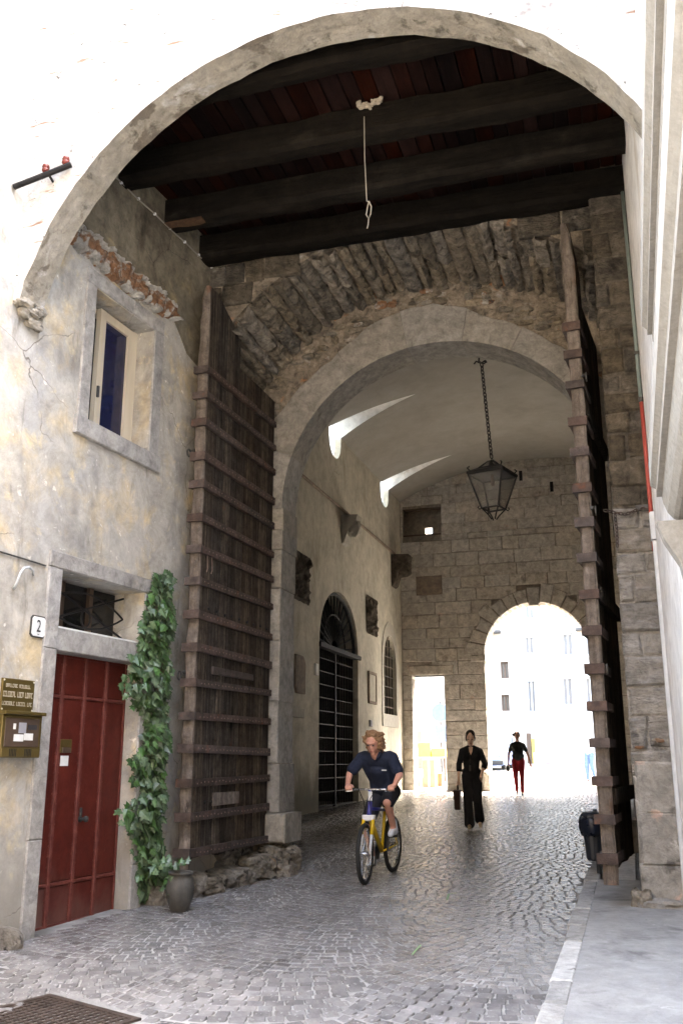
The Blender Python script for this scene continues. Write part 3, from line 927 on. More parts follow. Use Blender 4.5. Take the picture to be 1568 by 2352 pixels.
for nm, z0, h, s0, s1, gaps in (('engraved_line', 2.178, .030, -.62, -.32, (9,)), ('engraved_line', 2.100, .046, -.645, -.285, (8, 13)), ('engraved_line', 2.032, .032, -.65, -.29, (8, 15))):
    m = MB()
    n_ = 19
    for i in range(n_):
        if i in gaps: continue
        a = s0+(s1-s0)*i/n_
        w_ = (s1-s0)/n_*.78
        k_ = lr.randrange(4)
        m.box(FL, a, a+w_*.22, z0, z0+h, .018, .0195)
        if k_ != 1: m.box(FL, a+w_*.22, a+w_, z0+h*.82, z0+h, .018, .0195)
        if k_ != 2: m.box(FL, a+w_*.22, a+w_, z0, z0+h*.18, .018, .0195)
        if k_ > 1: m.box(FL, a+w_*.8, a+w_, z0+h*.18, z0+h*.82, .018, .0195)
    m.build(nm, 'brass_light', plq)
for a in (-.645, -.285):
    for b in (2.0, 2.235): one('screw', 'brass_light', plq, 'lathe', FL(a, b, .017), FL.w, [(.009, 0), (.007, .006)], 8)
itc = thing('intercom', 'brass letter box and intercom with white stickers by the door', 'intercom', FL(-.42, 1.62))
bx = one('box', 'brass', itc, 'cbox', FL, -.70, -.22, 1.615, 1.955, 0, .085, ch=.006)
one('hood', 'brass', itc, 'cbox', FL, -.71, -.21, 1.956, 1.985, 0, .12, ch=.006)
one('face', 'dark_wood', itc, 'cbox', FL, -.665, -.255, 1.70, 1.93, .085, .090, ch=.003)
for nm, mt, a in (('sticker', 'paper_grey', (-.51, -.42, 1.81, 1.895)), ('sticker', 'paper', (-.56, -.445, 1.745, 1.80)), ('sticker', 'paper', (-.44, -.33, 1.755, 1.81)), ('sticker', 'paper', (-.575, -.545, 1.84, 1.885)), ('name_strip', 'ink', (-.40, -.29, 1.84, 1.88))):
    one(nm, mt, itc, 'box', FL, *a, .090, .0925)
one('lower_flap', 'brass', itc, 'cbox', FL, -.69, -.23, 1.62, 1.692, .085, .093, ch=.003)
for i in range(10):
    a = -.60+.018*i if i < 5 else -.42+.018*(i-5)
    one('slot', 'dark_room', itc, 'box', FL, a, a+.007, 1.625, 1.685, .093, .095)

# ------------------------------------------------------------------ front arch and facade
OC, OR_, IC, IR_ = (-2.1, 4.91), 2.84, (-2.1, 4.905), 2.825
fac = thing('archway', 'tall white facade wall pierced by a wide round archway', 'archway', (-2.3, YF0, 0))
NA = 72
def wob(k, s): return .018*noise.noise(V(k*.35, s, 0))+.012*noise.noise(V(k*1.3, s+5, 2))
A0 = 168.5
An = [A0+(8.0-A0)*k/NA for k in range(NA+1)]
oc = [(OC[0]+(OR_+wob(k, 1))*math.cos(math.radians(t)), OC[1]+(OR_+wob(k, 1))*math.sin(math.radians(t))) for k, t in enumerate(An)]
irr = lambda t: IR_
ic = [(IC[0]+(irr(t)+wob(k, 9))*math.cos(math.radians(t)), IC[1]+(irr(t)+wob(k, 9))*math.sin(math.radians(t))) for k, t in enumerate(An)]
m = MB()
ft = 20.0  # facade carried far above the view so its shadow covers the street
for (a, b), (a2, b2) in zip(oc, oc[1:]): m.quad(FF(a, b), FF(a2, b2), FF(a2, ft), FF(a, ft))
m.quad(FF(-6.5, oc[0][1]), FF(oc[0][0], oc[0][1]), FF(oc[0][0], ft), FF(-6.5, ft))
m.quad(FF(oc[-1][0], oc[-1][1]), FF(2.2, oc[-1][1]), FF(2.2, ft), FF(oc[-1][0], ft))
m.build('facade_wall', 'facade_plaster', fac)
m = MB()
D_ = -(YF1-YF0)
for (a, b), (a2, b2) in zip(ic, ic[1:]): m.quad(FF(a2, b2, D_), FF(a, b, D_), FF(a, ft, D_), FF(a2, ft, D_))
m.quad(FF(ic[0][0], ic[0][1], D_), FF(-6.5, ic[0][1], D_), FF(-6.5, ft, D_), FF(ic[0][0], ft, D_))
m.quad(FF(2.2, ic[-1][1], D_), FF(ic[-1][0], ic[-1][1], D_), FF(ic[-1][0], ft, D_), FF(2.2, ft, D_))
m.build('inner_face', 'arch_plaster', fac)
m = MB()
ND = 6
for k in range(NA):
    for j in range(ND):
        def sp(kk, jj):
            t = jj/ND
            a, b = oc[kk][0]*(1-t)+ic[kk][0]*t, oc[kk][1]*(1-t)+ic[kk][1]*t
            d = .012*noise.noise(V(kk*.6, jj*.8, 4))
            return FF(a, b+d, D_*t)
        m.quad(sp(k, j), sp(k, j+1), sp(k+1, j+1), sp(k+1, j))
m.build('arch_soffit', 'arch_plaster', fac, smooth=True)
# broken foot of the arch
for i, (px, py, sx, sy, sz) in enumerate(((48, 700, .12, .07, .06), (66, 722, .12, .07, .05), (82, 715, .10, .06, .05), (72, 748, .12, .05, .05), (50, 722, .08, .05, .05))):
    s_, z_ = PL(px, py)
    rock('arch_foot', FL(s_, z_, .03), (sy, sx, sz), 'arch_plaster', fac, .35, 3, i+60, -PHI)

# bracket with insulators
bk = thing('insulator_bracket', 'dark iron arm with two red porcelain insulators above the arch foot', 'bracket', FF(-4.6, 6.8))
p0, p1 = PY(32, 430, YF0-.14), PY(164, 378, YF0-.04)
one('arm', 'iron', bk, 'tube', [p0, p0.lerp(p1, .5), p1], .026, 8)
one('stay', 'iron', bk, 'tube', [p0.lerp(p1, .6), p0.lerp(p1, .6)+V(0, .16, -.06)], .012, 6)
for q in (.55, .9):
    p = p0.lerp(p1, q)
    i_ = one('insulator', 'porcelain', bk, 'lathe', p+V(0, 0, .02), (0, 0, 1), [(.012, 0), (.034, .015), (.036, .03), (.02, .04), (.034, .05), (.03, .075), (.012, .085)], 12, smooth=True)

# ------------------------------------------------------------------ timber ceiling
ce = thing('timber_ceiling', 'dark timber ceiling of heavy beams and red-brown planks', 'ceiling', (-2.2, 8.8, 7.45))
br = random.Random(8)
for yb, w, h, zb in ((6.93, .24, .28, 7.70), (7.80, .26, .30, 7.56), (8.68, .27, .30, 7.56), (9.48, .28, .30, 7.53)):
    m = MB()
    n = 60
    xl = -4.85+(yb-7.27)*math.tan(PHI)-.12
    rings = []
    for i in range(n+1):
        x = xl+(.55-xl)*i/n
        dy, dz = .022*noise.noise(V(x*.7, yb, 0)), .03*noise.noise(V(x*.6, yb, 4))+.012*noise.noise(V(x*2.5, yb, 4))
        w2, h2, c = w/2, h, .045
        rings.append([V(x, yb+dy+a+.014*noise.noise(V(x*3.1, a*9, yb)), zb+dz+b+.018*noise.noise(V(x*2.7, b*9+a*5, yb+4))) for a, b in ((-w2+c, 0), (0, -.01), (w2-c, 0), (w2, c), (w2, h2), (-w2, h2), (-w2, h2*.55), (-w2, c))])
    m.rings(rings)
    m.build('beam', 'beam_wood', ce)
e = one('sawn_end', 'beam_end', ce, 'box', WORLD, -4.735, -4.25, 8.53, 8.68, 7.548, 7.556)
x = -5.2
while x < .6:
    w = br.uniform(.13, .2)
    z = 7.90+br.uniform(-.008, .008)
    one('plank', 'ceiling_plank', ce, 'cbox', Fr((0, 0, 0), (1, 0, 0), (0, 1, 0), (0, 0, -1)), x, x+w-.010, 6.66, 9.62, -z-.04, -z, ch=.006, jit=.003)
    x += w
one('light_block_slab', 'dark_room', ce, 'box', WORLD, -6, 1.2, 6.66, 11.09, 8.0, 8.3)  # unseen slab added above the planks to stop light leaking in
# nest on the second beam and the cord hanging from it
nest = thing('bird_nest', 'crumbling pale mud nest stuck to the ceiling beam', 'nest', PY(848, 262, 7.66))
nc = PY(848, 240, 7.62)
for i in range(15):
    t = i/14
    rock('mud_lump', nc+V((t-.5)*.24, R(-.01, .03), .03*abs(2*t-1)+R(-.02, .02)), (R(.02, .035), .025, R(.015, .035)), 'nest', nest, .4, 2, i+70)
c0 = PY(836, 268, 7.62)
rp = [c0, c0+V(.003, 0, -.5), c0+V(.02, 0, -.95), PY(847, 462, 7.62)]
m = MB()
m.tube(rp, .0055, 6)
lp0 = rp[-1]
m.tube([lp0, lp0+V(.022, 0, -.06), lp0+V(.016, 0, -.14), lp0+V(-.005, 0, -.19), lp0+V(-.028, 0, -.14), lp0+V(-.012, 0, -.05), lp0], .006, 6)
m.tube([lp0+V(-.005, 0, -.19), lp0+V(-.01, 0, -.25), lp0+V(-.02, 0, -.29)], .006, 6)
tag(m.build('hanging_cord', 'rope'), 'thin grey cord with a loop hanging from the ceiling beam', 'cord')

# ------------------------------------------------------------------ inner gate wall
GC, GR = (-2.1, 4.77), 2.08
gw = thing('gate_wall', 'rough stone gate wall with round arch and fan of long stones', 'gate wall', (-2.1, YG0, .28))
m = MB()
hole = arch_hole(GC[0], GR, -.3, GC[1], 32)
m.wall(FG, -7.3, 2.6, -.3, 11.6, -(YG1-YG0), 0, [hole])
m.build('rubble_infill', 'rubble', gw)
# jamb stones
for sx, base in ((-1, -4.18), (1, -.02)):
    zz = [.64, .98, 1.55, 2.30, 3.05, 3.72, 4.22, 4.47]
    jr = random.Random(4+sx)
    for k, (z0, z1) in enumerate(zip(zz, zz[1:])):
        ex = (.13 if k == 0 else .025 if k == 6 else .03 if k == 1 else jr.uniform(-.004, .006))
        a0, a1 = (base-.45, base+.012+ex) if sx < 0 else (base-.012-ex, base+.45)
        one('jamb_stone', 'gate_stone', gw, 'cbox', FG, a0, a1, z0+.004, z1-.004, -(YG1-YG0)-.03, .055+(.07 if k == 0 else .02 if k == 6 else jr.uniform(0, .008)), ch=.022 if k == 0 else .014, jit=.006)
    a0, a1 = (base-.45, base+.035) if sx < 0 else (base-.035, base+.45)
    one('impost', 'gate_stone', gw, 'cbox', FG, a0, a1, 4.474, 4.77, -(YG1-YG0)-.03, .07, ch=.02, jit=.004)
# voussoirs with a pointed back
def rout(t):
    tb = [(0, 2.45), (30, 2.42), (55, 2.38), (71, 2.42), (90, 2.62), (108, 2.58), (126, 2.44), (150, 2.52), (180, 2.5)]
    for (p, q), (p2, q2) in zip(tb, tb[1:]):
        if p <= t <= p2: return q+(q2-q)*(t-p)/(p2-p)
cuts = [0, 20, 41, 62, 80, 100, 122, 141, 160, 180]
vr = random.Random(6)
for t0, t1 in zip(cuts, cuts[1:]):
    inn, out = [], []
    n = 6
    for k in range(n+1):
        t = t0+.03+(t1-t0-.06)*k/n
        c, s_ = math.cos(math.radians(t)), math.sin(math.radians(t))
        inn.append((GC[0]+(GR-.012)*c, GC[1]+(GR-.012)*s_))
        r_ = rout(t)+vr.uniform(-.02, .02)
        out.append((GC[0]+r_*c, GC[1]+r_*s_))
    one('voussoir', 'gate_stone', gw, 'poly', FG, inn+out[::-1], -(YG1-YG0)-.03, .05+vr.uniform(0, .006), ch=.004)
# deep rear arch in front of the gate: its soffit is a fan of long rough stones
fr_ = random.Random(17)
RA, YR = 2.88, 9.62
dep = YG0-YR
t = 18.0
while t < 152:
    dt = fr_.uniform(2.2, 4.6)
    cut = [0.0, dep]
    if fr_.random() < .6: cut = [0.0, dep*fr_.uniform(.3, .7), dep]
    for c0, c1 in zip(cut, cut[1:]):
        r0 = RA+fr_.uniform(-.035, .045)
        r1 = r0+fr_.uniform(-.015, .015)
        na, nc = 3, 8
        sd_ = fr_.uniform(0, 99)
        m = MB()
        def fp(ia, ic_):
            q = t+.15+(dt-.3)*ia/na
            edge = .045 if ia in (0, na) else 0.0
            c = (c0-.02 if c0 == 0 else c0+.008)+(c1-c0-.01)*ic_/nc
            rr_ = r0+(r1-r0)*ic_/nc+edge+.05*noise.noise(V(ia*.8+sd_, ic_*.7, 1))+.03*noise.noise(V(ia*2.1, ic_*1.9+sd_, 5))
            if ic_ == nc: rr_ += .03
            q += .35*noise.noise(V(sd_, ic_*.6+ia, 8))
            return FG(GC[0]+rr_*math.cos(math.radians(q)), GC[1]+rr_*math.sin(math.radians(q)), c)
        for ia in range(na):
            for ic_ in range(nc): m.quad(fp(ia, ic_), fp(ia+1, ic_), fp(ia+1, ic_+1), fp(ia, ic_+1))
        m.build('fan_stone', 'fan_stone', gw)
    t += dt
m = MB()
FRA = Fr((0, YR, 0), (1, 0, 0), (0, 0, 1), (0, -1, 0))
aa = [(GC[0]+3.0*math.cos(math.radians(q)), GC[1]+3.0*math.sin(math.radians(q))) for q in range(158, 22, -4)]
m.wall(FRA, -5.0, .9, 5.2, 8.3, -dep+.01, -.03, [dict(bot=4.9, top=aa)])
m.build('rear_arch_infill', 'rubble', gw)
# front face of the rear arch
z0 = 6.2
while z0 < 8.0:
    hh = fr_.uniform(.22, .34)
    a = -4.75
    while a < .34:
        w = min(fr_.uniform(.25, .5), .345-a)
        ca, cb = a+w/2, z0+hh/2
        if math.hypot(ca-GC[0], cb-GC[1]) > 3.04 and w > .05:
            one('wall_stone', 'pier_shaded', gw, 'cbox', FRA, a+.006, a+w-.008, z0+.006, z0+hh-.008, -.06, fr_.uniform(-.015, .02), ch=.02, jit=.016)
        a += w
    z0 += hh
# rubble stones between fan and arch
for i in range(80):
    t = fr_.uniform(15, 165)
    r = fr_.uniform(rout(t)+.05, 2.86)
    a, b = GC[0]+r*math.cos(math.radians(t)), GC[1]+r*math.sin(math.radians(t))
    if a < -4.7: continue
    rock('rubble_stone', FG(a, b, 0), (fr_.uniform(.05, .15), .05, fr_.uniform(.03, .07)), 'brick_broken' if fr_.random() < .12 else 'fan_stone', gw, .3, 2, i+100)
# rough footing stones under the left leaf and pier
for i, (x, y, z, sx, sy, sz) in enumerate(((-4.18, 11.16, .46, .27, .30, .19), (-4.05, 11.05, .30, .14, .2, .12), (-4.32, 10.72, .40, .26, .28, .17), (-4.42, 10.2, .34, .25, .30, .13), (-4.44, 9.70, .33, .22, .30, .11), (-4.55, 9.25, .30, .16, .22, .09), (-4.28, 10.45, .31, .12, .2, .07), (-4.6, 10.6, .55, .2, .5, .2))):
    rock('footing_stone', (x, y, z), (sx, sy, sz), 'base_stone', gw, .28, 4, i+20, -.1)

# ------------------------------------------------------------------ gate leaves
ZS = [5.85, 5.54, 5.21, 4.81, 4.49, 4.11, 3.76, 3.41, 3.05, 2.70, 2.34, 2.0, 1.67, 1.33, 1.0, .66]
def leaf(label, hinge, free, side, z_top, seed, z_bot=.52):
    """side = +1 when the inner face looks to +X"""
    rg = random.Random(seed)
    hx, hy = hinge
    u = V(free[0]-hx, free[1]-hy, 0)
    ln = u.length
    u.normalize()
    w = V(-u.y, u.x, 0)
    if w.x*side < 0: w = -w
    f = Fr((hx, hy, 0), u, (0, 0, 1), w)
    t_ = thing('gate_leaf', label, 'gate', f(ln/2, z_bot))
    dz = z_top-6.95
    def top(t):
        if t < 1.12: return 6.26+dz+(t/1.12)*(.02)
        return 6.66+dz+.30*min(1, (t-1.12)/.62)
    ST = .12
    # planks
    a = .0
    pl_end = ln-.05
    widths = []
    while a < pl_end-.05:
        wdt = min(rg.uniform(.17, .29), pl_end-a)
        if a < 1.12 and a+wdt > 1.02: wdt = 1.12-a
        if pl_end-a-wdt < .08: wdt = pl_end-a
        widths.append((a, a+wdt))
        a += wdt
    for a0, a1 in widths:
        p = [(a0+.004, z_bot+.10+rg.uniform(0, .03)), (a1-.004, z_bot+.10+rg.uniform(0, .03)), (a1-.004, top(a1-.01)), (a0+.004, top(a0+.01))]
        one('plank', 'gate_wood', t_, 'poly', f, p, -.08, rg.uniform(-.012, .004), ch=.008)
    # worn stile on the free edge: wavy outline
    n = 44
    rings = []
    for i in range(n+1):
        z = z_bot+(z_top-z_bot)*i/n
        wv = .03*noise.noise(V(z*1.8, seed, 0))+.03*noise.noise(V(z*4.2, seed, 3))-.012
        e = 1.0 if i < n-2 else (.8 if i < n else .45)
        c0, c1, a0, a1 = -ST*e, .006*e, ln-.055, ln+wv*.9
        ww = .016*noise.noise(V(z*2.3, seed, 7))
        rings.append([f(a0, z, c0), f(a1-.02, z, c0+ww), f(a1, z, c0+.02+ww), f(a1, z, c1-.02+ww), f(a1-.02, z, c1), f(a0, z, c1)])
    m = MB()
    m.rings(rings)
    m.build('stile', 'stile_wood', t_)
    # ledges behind
    for z in (1.2, 3.1, 5.0):
        one('ledge', 'gate_wood', t_, 'box', f, .05, ln-.14, z, z+.14, -.135, -.082)
    # iron straps wrapping the free edge
    rv = MB()
    for k, z in enumerate(ZS):
        z = z+dz*.2
        tilt = rg.uniform(-.008, .008)
        h = rg.uniform(.072, .088)
        a0 = .02
        L0 = ln-.005
        brk = rg.uniform(.5, 1.3) if rg.random() < .45 else None
        segs = [(a0, L0)] if brk is None else [(a0, brk), (brk+.004, L0)]
        for q, (s0, s1) in enumerate(segs):
            p = [(s0, z+tilt*(1-s0/ln)*3+rg.uniform(-.006, .006)), (s1, z), (s1, z+h), (s0, z+h+tilt*(1-s0/ln)*3)]
            one('strap', 'rust_iron', t_, 'poly', f, p, .0, .040+.006*q, ch=.005)
            nn = int((s1-s0)/.085)
            for j in range(nn):
                rv.lathe(f(s0+.04+j*.085+rg.uniform(-.008, .008), (p[0][1]*(1-j/max(nn, 1))+p[1][1]*j/max(nn, 1))+h/2+rg.uniform(-.008, .008), .039+.006*q), f.w, [(.0085, 0), (.007, .005), (.003, .008)], 6)
        m = MB()
        m.box(f, ln-.004, ln+.036, z-.004, z+h+.004, -ST-.020, .046)
        m.build('strap_end', 'rust_iron', t_)
        one('back_strap', 'rust_iron', t_, 'box', f, ln-.5, ln-.005, z, z+h, -ST-.014, -ST+.004)
    rv.build('rivets', 'rivet', t_, kind='stuff')
    sb = MB()
    for j in range(9): sb.lathe(f(.15+j*.2+rg.uniform(-.02, .02), 3.18+rg.uniform(-.01, .01), .0), f.w, [(.02, 0), (.017, .012), (.008, .018)], 7)
    for j in range(4): sb.lathe(f(1.25+j*.14, 1.17, .0), f.w, [(.022, 0), (.018, .012), (.008, .018)], 7)
    sb.build('bolt_heads', 'iron', t_, kind='stuff')
    one('batten', 'rust_iron', t_, 'cbox', f, .55, 1.62, 2.50, 2.575, 0, .028, ch=.006, jit=.006)
    one('patch_board', 'stile_wood', t_, 'cbox', f, .85, 1.5, 1.13, 1.26, .0, .02, ch=.005, jit=.004)
    return t_, f, ln, ST
lf, FLf, LNf, STf = leaf('tall studded wooden gate leaf standing open beside the ivy', (-4.28, 11.02), (-4.34, 9.0), 1, 6.95, 3)
rf, FRf, LNr, STr = leaf('tall studded wooden gate leaf seen edge-on before the stone pier', (-.17, 11.02), (-.355, 9.2), -1, 7.16, 9, .52)
# the worn leaf skirt above the footing
for t_, f, ln, st in ((lf, FLf, LNf, STf), (rf, FRf, LNr, STr)):
    for z in (4.9, 2.45) if t_ is lf else (5.35, 3.95, 2.42):
        c = f(ln+.0, z, -st-.03)
        m = MB()
        m.tube([c+V(0, -.02+.042*math.cos(q*math.pi/8), 0)+V(.0, 0, .042*math.sin(q*math.pi/8))-f.w*.01 for q in range(16)], .009, 6, closed=True)
        m.build('ring', 'iron_grey', t_)
        m = MB()
        m.lathe(f(ln-.02, z+.04, -st+.01), -f.w, [(.02, 0), (.02, .02), (.01, .035)], 8)
        m.build('staple', 'iron_grey', t_)
m = MB()
hk = FLf(1.80, 3.72, .012)
for q in (0, .11):
    b = FLf(1.83-q, 3.70, .012)
    m.tube([b+V(.0, 0, .09), b+V(.01, -.03, .05), b+V(0, .0, .0), b+V(0, .01, -.08), b+V(.0, -.015, -.12)], .006, 6)
m.build('hooks', 'rivet', lf)

# ------------------------------------------------------------------ stone pier on the right
pier = thing('stone_pier', 'rough coursed stone pier with patchy render beside the open gate', 'pier', (.15, 9.4, .22))
FP = Fr((0, 9.4, 0), (1, 0, 0), (0, 0, 1), (0, -1, 0))
m = MB()
m.box(FP, -.035, .9, .1, 4.0, -2.0, -.03)
m.build('mortar_core', 'mortar_pale', pier)
one('upper_core', 'pier_shaded', pier, 'box', FP, -.036, .9, 4.001, 9, -2.0, -.03)
pr = random.Random(31)
z = .25
while z < 8.4:
    h = pr.uniform(.20, .31)
    sp = [-.04, .345]
    if pr.random() < .5: sp = [-.04, pr.uniform(.08, .25), .345]
    if z < 1.3: mt, dep = 'pier_render', .012
    else: mt, dep = ('pier_stone' if z < 3.9+pr.uniform(-.3, .3) else 'pier_shaded'), .0  # upper courses get the stone with shade in its colour
    for a0, a1 in zip(sp, sp[1:]):
        one('stone', mt, pier, 'cbox', FP, a0+.006, a1-.008, z+.008, z+h-.01, -.10, dep+pr.uniform(-.02, .012), ch=.022, jit=.014)
    # flank stones in the gap behind the leaf
    z += h
for z in (.35, .8, 1.25): one('render_coat', 'pier_render', pier, 'cbox', FP, -.03+R(-.01, .01), .343, z-.13, z+.335, -.05, .026, ch=.02, jit=.01)
rock('footing_stone', (-.05, 9.38, .34), (.10, .10, .15), 'base_stone', pier, .35, 4, 83)
rock('footing_stone', (.07, 9.35, .29), (.15, .08, .07), 'base_stone', pier, .4, 4, 86)
rock('footing_stone', (.17, 9.36, .33), (.28, .12, .09), 'pier_render', pier, .3, 3, 82)
for i in range(5): rock('brick_bit', FP(R(.02, .3), R(1.0, 1.9), .004), (R(.03, .06), .02, R(.012, .025)), 'brick_broken', pier, .3, 2, i+90)
# chain between leaf and pier
ch = thing('chain', 'rusty chain slung from the gate leaf to the stone pier', 'chain', FP(.1, 3.9, .02))
def link_chain(parent, pts, mat_, r=.004, l=.05):
    # resample
    P = [Vector(p) for p in pts]
    d = [0]
    for a, b in zip(P, P[1:]): d.append(d[-1]+(b-a).length)
    n = max(2, int(d[-1]/(l*.72)))
    def at(s):
        for k in range(len(P)-1):
            if s <= d[k+1]+1e-9: return P[k].lerp(P[k+1], (s-d[k])/max(d[k+1]-d[k], 1e-9))
        return P[-1]
    for k in range(n):
        c = at(d[-1]*(k+.5)/n)
        t = (at(min(d[-1], d[-1]*(k+1)/n))-at(d[-1]*k/n)).normalized()
        o = t.orthogonal().normalized()
        if k % 2: o = t.cross(o)
        m = MB()
        m.tube([c+t*(l/2*math.cos(q*math.pi/6))+o*(l*.3*math.sin(q*math.pi/6)) for q in range(12)], r, 5, closed=True)
        m.build('link', mat_, parent)
link_chain(ch, [FP(.30, 4.0, .03), FP(.2, 3.98, .035), FP(.08, 3.94, .03), FP(-.02, 3.97, .02), FP(-.12, 4.0, .03)], 'rust_iron', .005, .05)
link_chain(ch, [FP(-.02, 3.95, .03), FP(-.015, 3.8, .035), FP(-.02, 3.62, .03)], 'rust_iron', .005, .05)
one('eye_plate', 'iron_grey', ch, 'cbox', FP, .18, .31, 3.97, 4.03, .0, .03, ch=.006)

# ------------------------------------------------------------------ building on the right
rb = thing('corner_building', 'white rendered building with stepped stone cornices beside the pavement', 'building', (.5, 5, .2))
FR = Fr((XR, 0, 0), (0, 1, 0), (0, 0, 1), (-1, 0, 0))
m = MB()
m.poly(WORLD, [(.425, YF0+.02), (.338, 9.372), (.9, 9.372), (.9, YF0+.02)], -.1, 9)
m.build('inner_wall', 'white_render', rb)
m = MB()
m.box(FR, 1.0, YF0-.005, -.4, 9.5, -.9, -.08)
m.build('street_wall', 'white_render', rb)
def cornice(prof, y1, name='cornice', mt='cornice_stone'):
    # prof: (projection towards -X from the street wall, z), extruded along Y
    m = MB()
    n = len(prof)
    for (p, z), (p2, z2) in zip(prof, prof[1:]):
        m.quad(FR(1.0, z, -.08+p), FR(y1, z, -.08+p), FR(y1, z2, -.08+p2), FR(1.0, z2, -.08+p2))
    i = len(m.v)
    m.v += [FR(y1, z, -.08+p) for p, z in prof]
    m.f.append(tuple(range(i, i+n)))
    return m.build(name, mt, rb)
cornice([(0, 4.18), (.035, 4.18), (.035, 4.235), (.06, 4.235), (.06, 4.27), (.085, 4.29), (.105, 4.32), (.105, 4.37), (.135, 4.37), (.135, 4.41), (.165, 4.44), (.165, 4.56), (.0, 4.60)], 6.15)
cornice([(0, 3.76), (.045, 3.76), (.045, 3.84), (.075, 3.84), (.075, 3.90), (.105, 3.93), (.105, 4.03), (.0, 4.05)], 5.5, 'architrave')
cornice([(0, 2.93), (.04, 2.93), (.04, 2.975), (.075, 2.975), (.10, 2.99), (.13, 3.03), (.15, 3.09), (.155, 3.13), (.185, 3.13), (.185, 3.18), (.215, 3.20), (.215, 3.34), (.10, 3.40), (.0, 3.42)], 5.75, 'hood_moulding')
one('console', 'cornice_stone', rb, 'poly', Fr((0, 5.62, 0), (-1, 0, 0), (0, 0, 1), (0, 1, 0)), [(-.42, 2.35), (-.39, 2.35), (-.36, 2.5), (-.33, 2.7), (-.25, 2.85), (-.22, 2.95), (-.42, 2.95)], 0, .16)
dr = one('shop_door', 'dark_wood', rb, 'cbox', FR, 2.2, 5.35, .2, 2.9, -.10, -.068, ch=.006)
one('door_post', 'cornice_stone', rb, 'cbox', FR, 5.36, 5.62, .2, 2.94, -.09, -.04, ch=.01)
shut = one('shutter', 'bike_blue', rb, 'box', FR, 3.6, 4.4, 4.9, 6.6, -.09, -.062)
for i in range(16): one('louvre', 'ink_blue', shut, 'box', FR, 3.62, 4.38, 4.95+i*.1, 4.99+i*.1, -.062, -.045)
# pipes at the joint
pp = thing('downpipe', 'thin pipe at the pier corner, grey-green above and red below', 'pipe', (.325, 9.32, 3.7))
one('upper_pipe', 'pipe_green', pp, 'tube', [(.315, 9.33, 5.1), (.315, 9.33, 6.3), (.312, 9.34, 7.5)], .018, 8, smooth=True)
one('lower_pipe', 'pipe_red', pp, 'tube', [(.318, 9.32, 3.55), (.318, 9.32, 4.4), (.318, 9.32, 5.12)], .020, 8, smooth=True)
one('joint', 'iron_grey', pp, 'lathe', (.317, 9.325, 5.08), (0, 0, 1), [(.026, 0), (.028, .02), (.026, .05)], 10)
one('bracket', 'iron_grey', pp, 'box', WORLD, .29, .345, 9.30, 9.345, 5.60, 5.63)
cdp = thing('conduit', 'pale grey conduit running down the white wall by the pier', 'conduit', (.32, 9.1, .3))
one('duct', 'pipe_white', cdp, 'cbox', FR, 9.18, 9.27, .35, 3.62, 0, .035, ch=.006)
one('duct_cap', 'pipe_white', cdp, 'cbox', FR, 9.16, 9.29, 3.63, 3.9, 0, .045, ch=.01)

# ------------------------------------------------------------------ litter bin behind the right leaf
bp_ = PG(1376, 2029)
bn = thing('litter_bin', 'black litter bin with tied bag on a dark post by the gate leaf', 'litter bin', bp_)
one('post', 'bin_black', bn, 'tube', [bp_+V(0, 0, 0), bp_+V(0, 0, .78)], .022, 10)
one('foot', 'bin_black', bn, 'lathe', bp_, (0, 0, 1), [(.06, 0), (.06, .012), (.03, .02)], 12)
b0 = bp_+V(-.03, -.05, .24)
one('basket', 'bin_black', bn, 'lathe', b0, (0, 0, 1), [(.075, 0), (.09, .02), (.115, .40), (.12, .42)], 16)
m = MB()
rings = []
for h, r in ((.26, .118), (.33, .135), (.40, .14), (.44, .135), (.455, .12), (.44, .105), (.35, .095)):
    rings.append([b0+V((r+.012*math.sin(5*q)+.008*math.sin(9*q+h*9))*math.cos(2*math.pi*q/18), (r+.012*math.sin(5*q))*math.sin(2*math.pi*q/18), h+.012*math.sin(3*q)) for q in range(18)])
m.rings(rings)
m.build('bag', 'bag_black', bn, smooth=True)
one('lid', 'bin_black', bn, 'lathe', bp_+V(-.03, -.05, .70), (0, 0, 1), [(.13, 0), (.13, .02), (.10, .05), (.02, .06)], 16)

# ------------------------------------------------------------------ ivy and pot
pb = PG(412, 2095)
pot = thing('flower_pot', 'tall dark clay pot at the foot of the ivy', 'pot', pb)
m = MB()
m.lathe(pb, (0, 0, 1), [(.07, 0), (.09, .03), (.125, .13), (.135, .21), (.12, .29), (.10, .325), (.12, .34), (.12, .36), (.10, .36), (.098, .32)], 24)
m.build('body', 'clay_pot', pot, smooth=True)
one('soil', 'soil', pot, 'lathe', pb+V(0, 0, .315), (0, 0, 1), [(.098, 0), (.098, .015), (.02, .03)], 16)
ivy = thing('ivy', 'glossy green ivy climbing the wall between red door and gate leaf', 'ivy', FL(1.7, .25, .05))
lobes = [(0, -.5), (.18, -.42), (.46, -.38), (.30, -.10), (.56, .12), (.26, .14), (.16, .36), (0, .62), (-.16, .36), (-.26, .14), (-.56, .12), (-.30, -.10), (-.46, -.38), (-.18, -.42)]
def leaf_verts(fold):
    return [(x, y, -abs(x)*fold-.10*y*y) for x, y in lobes]+[(0, -.05, .02)]
LF_F = [(i, (i+1) % 14, 14) for i in range(14)]
lme = []
for q in range(3):
    me = bpy.data.meshes.new('leaf')
    me.from_pydata(leaf_verts(.15+.15*q), [], LF_F)
    me.materials.append(M['ivy_leaf'])
    lme.append(me)
iv = random.Random(77)
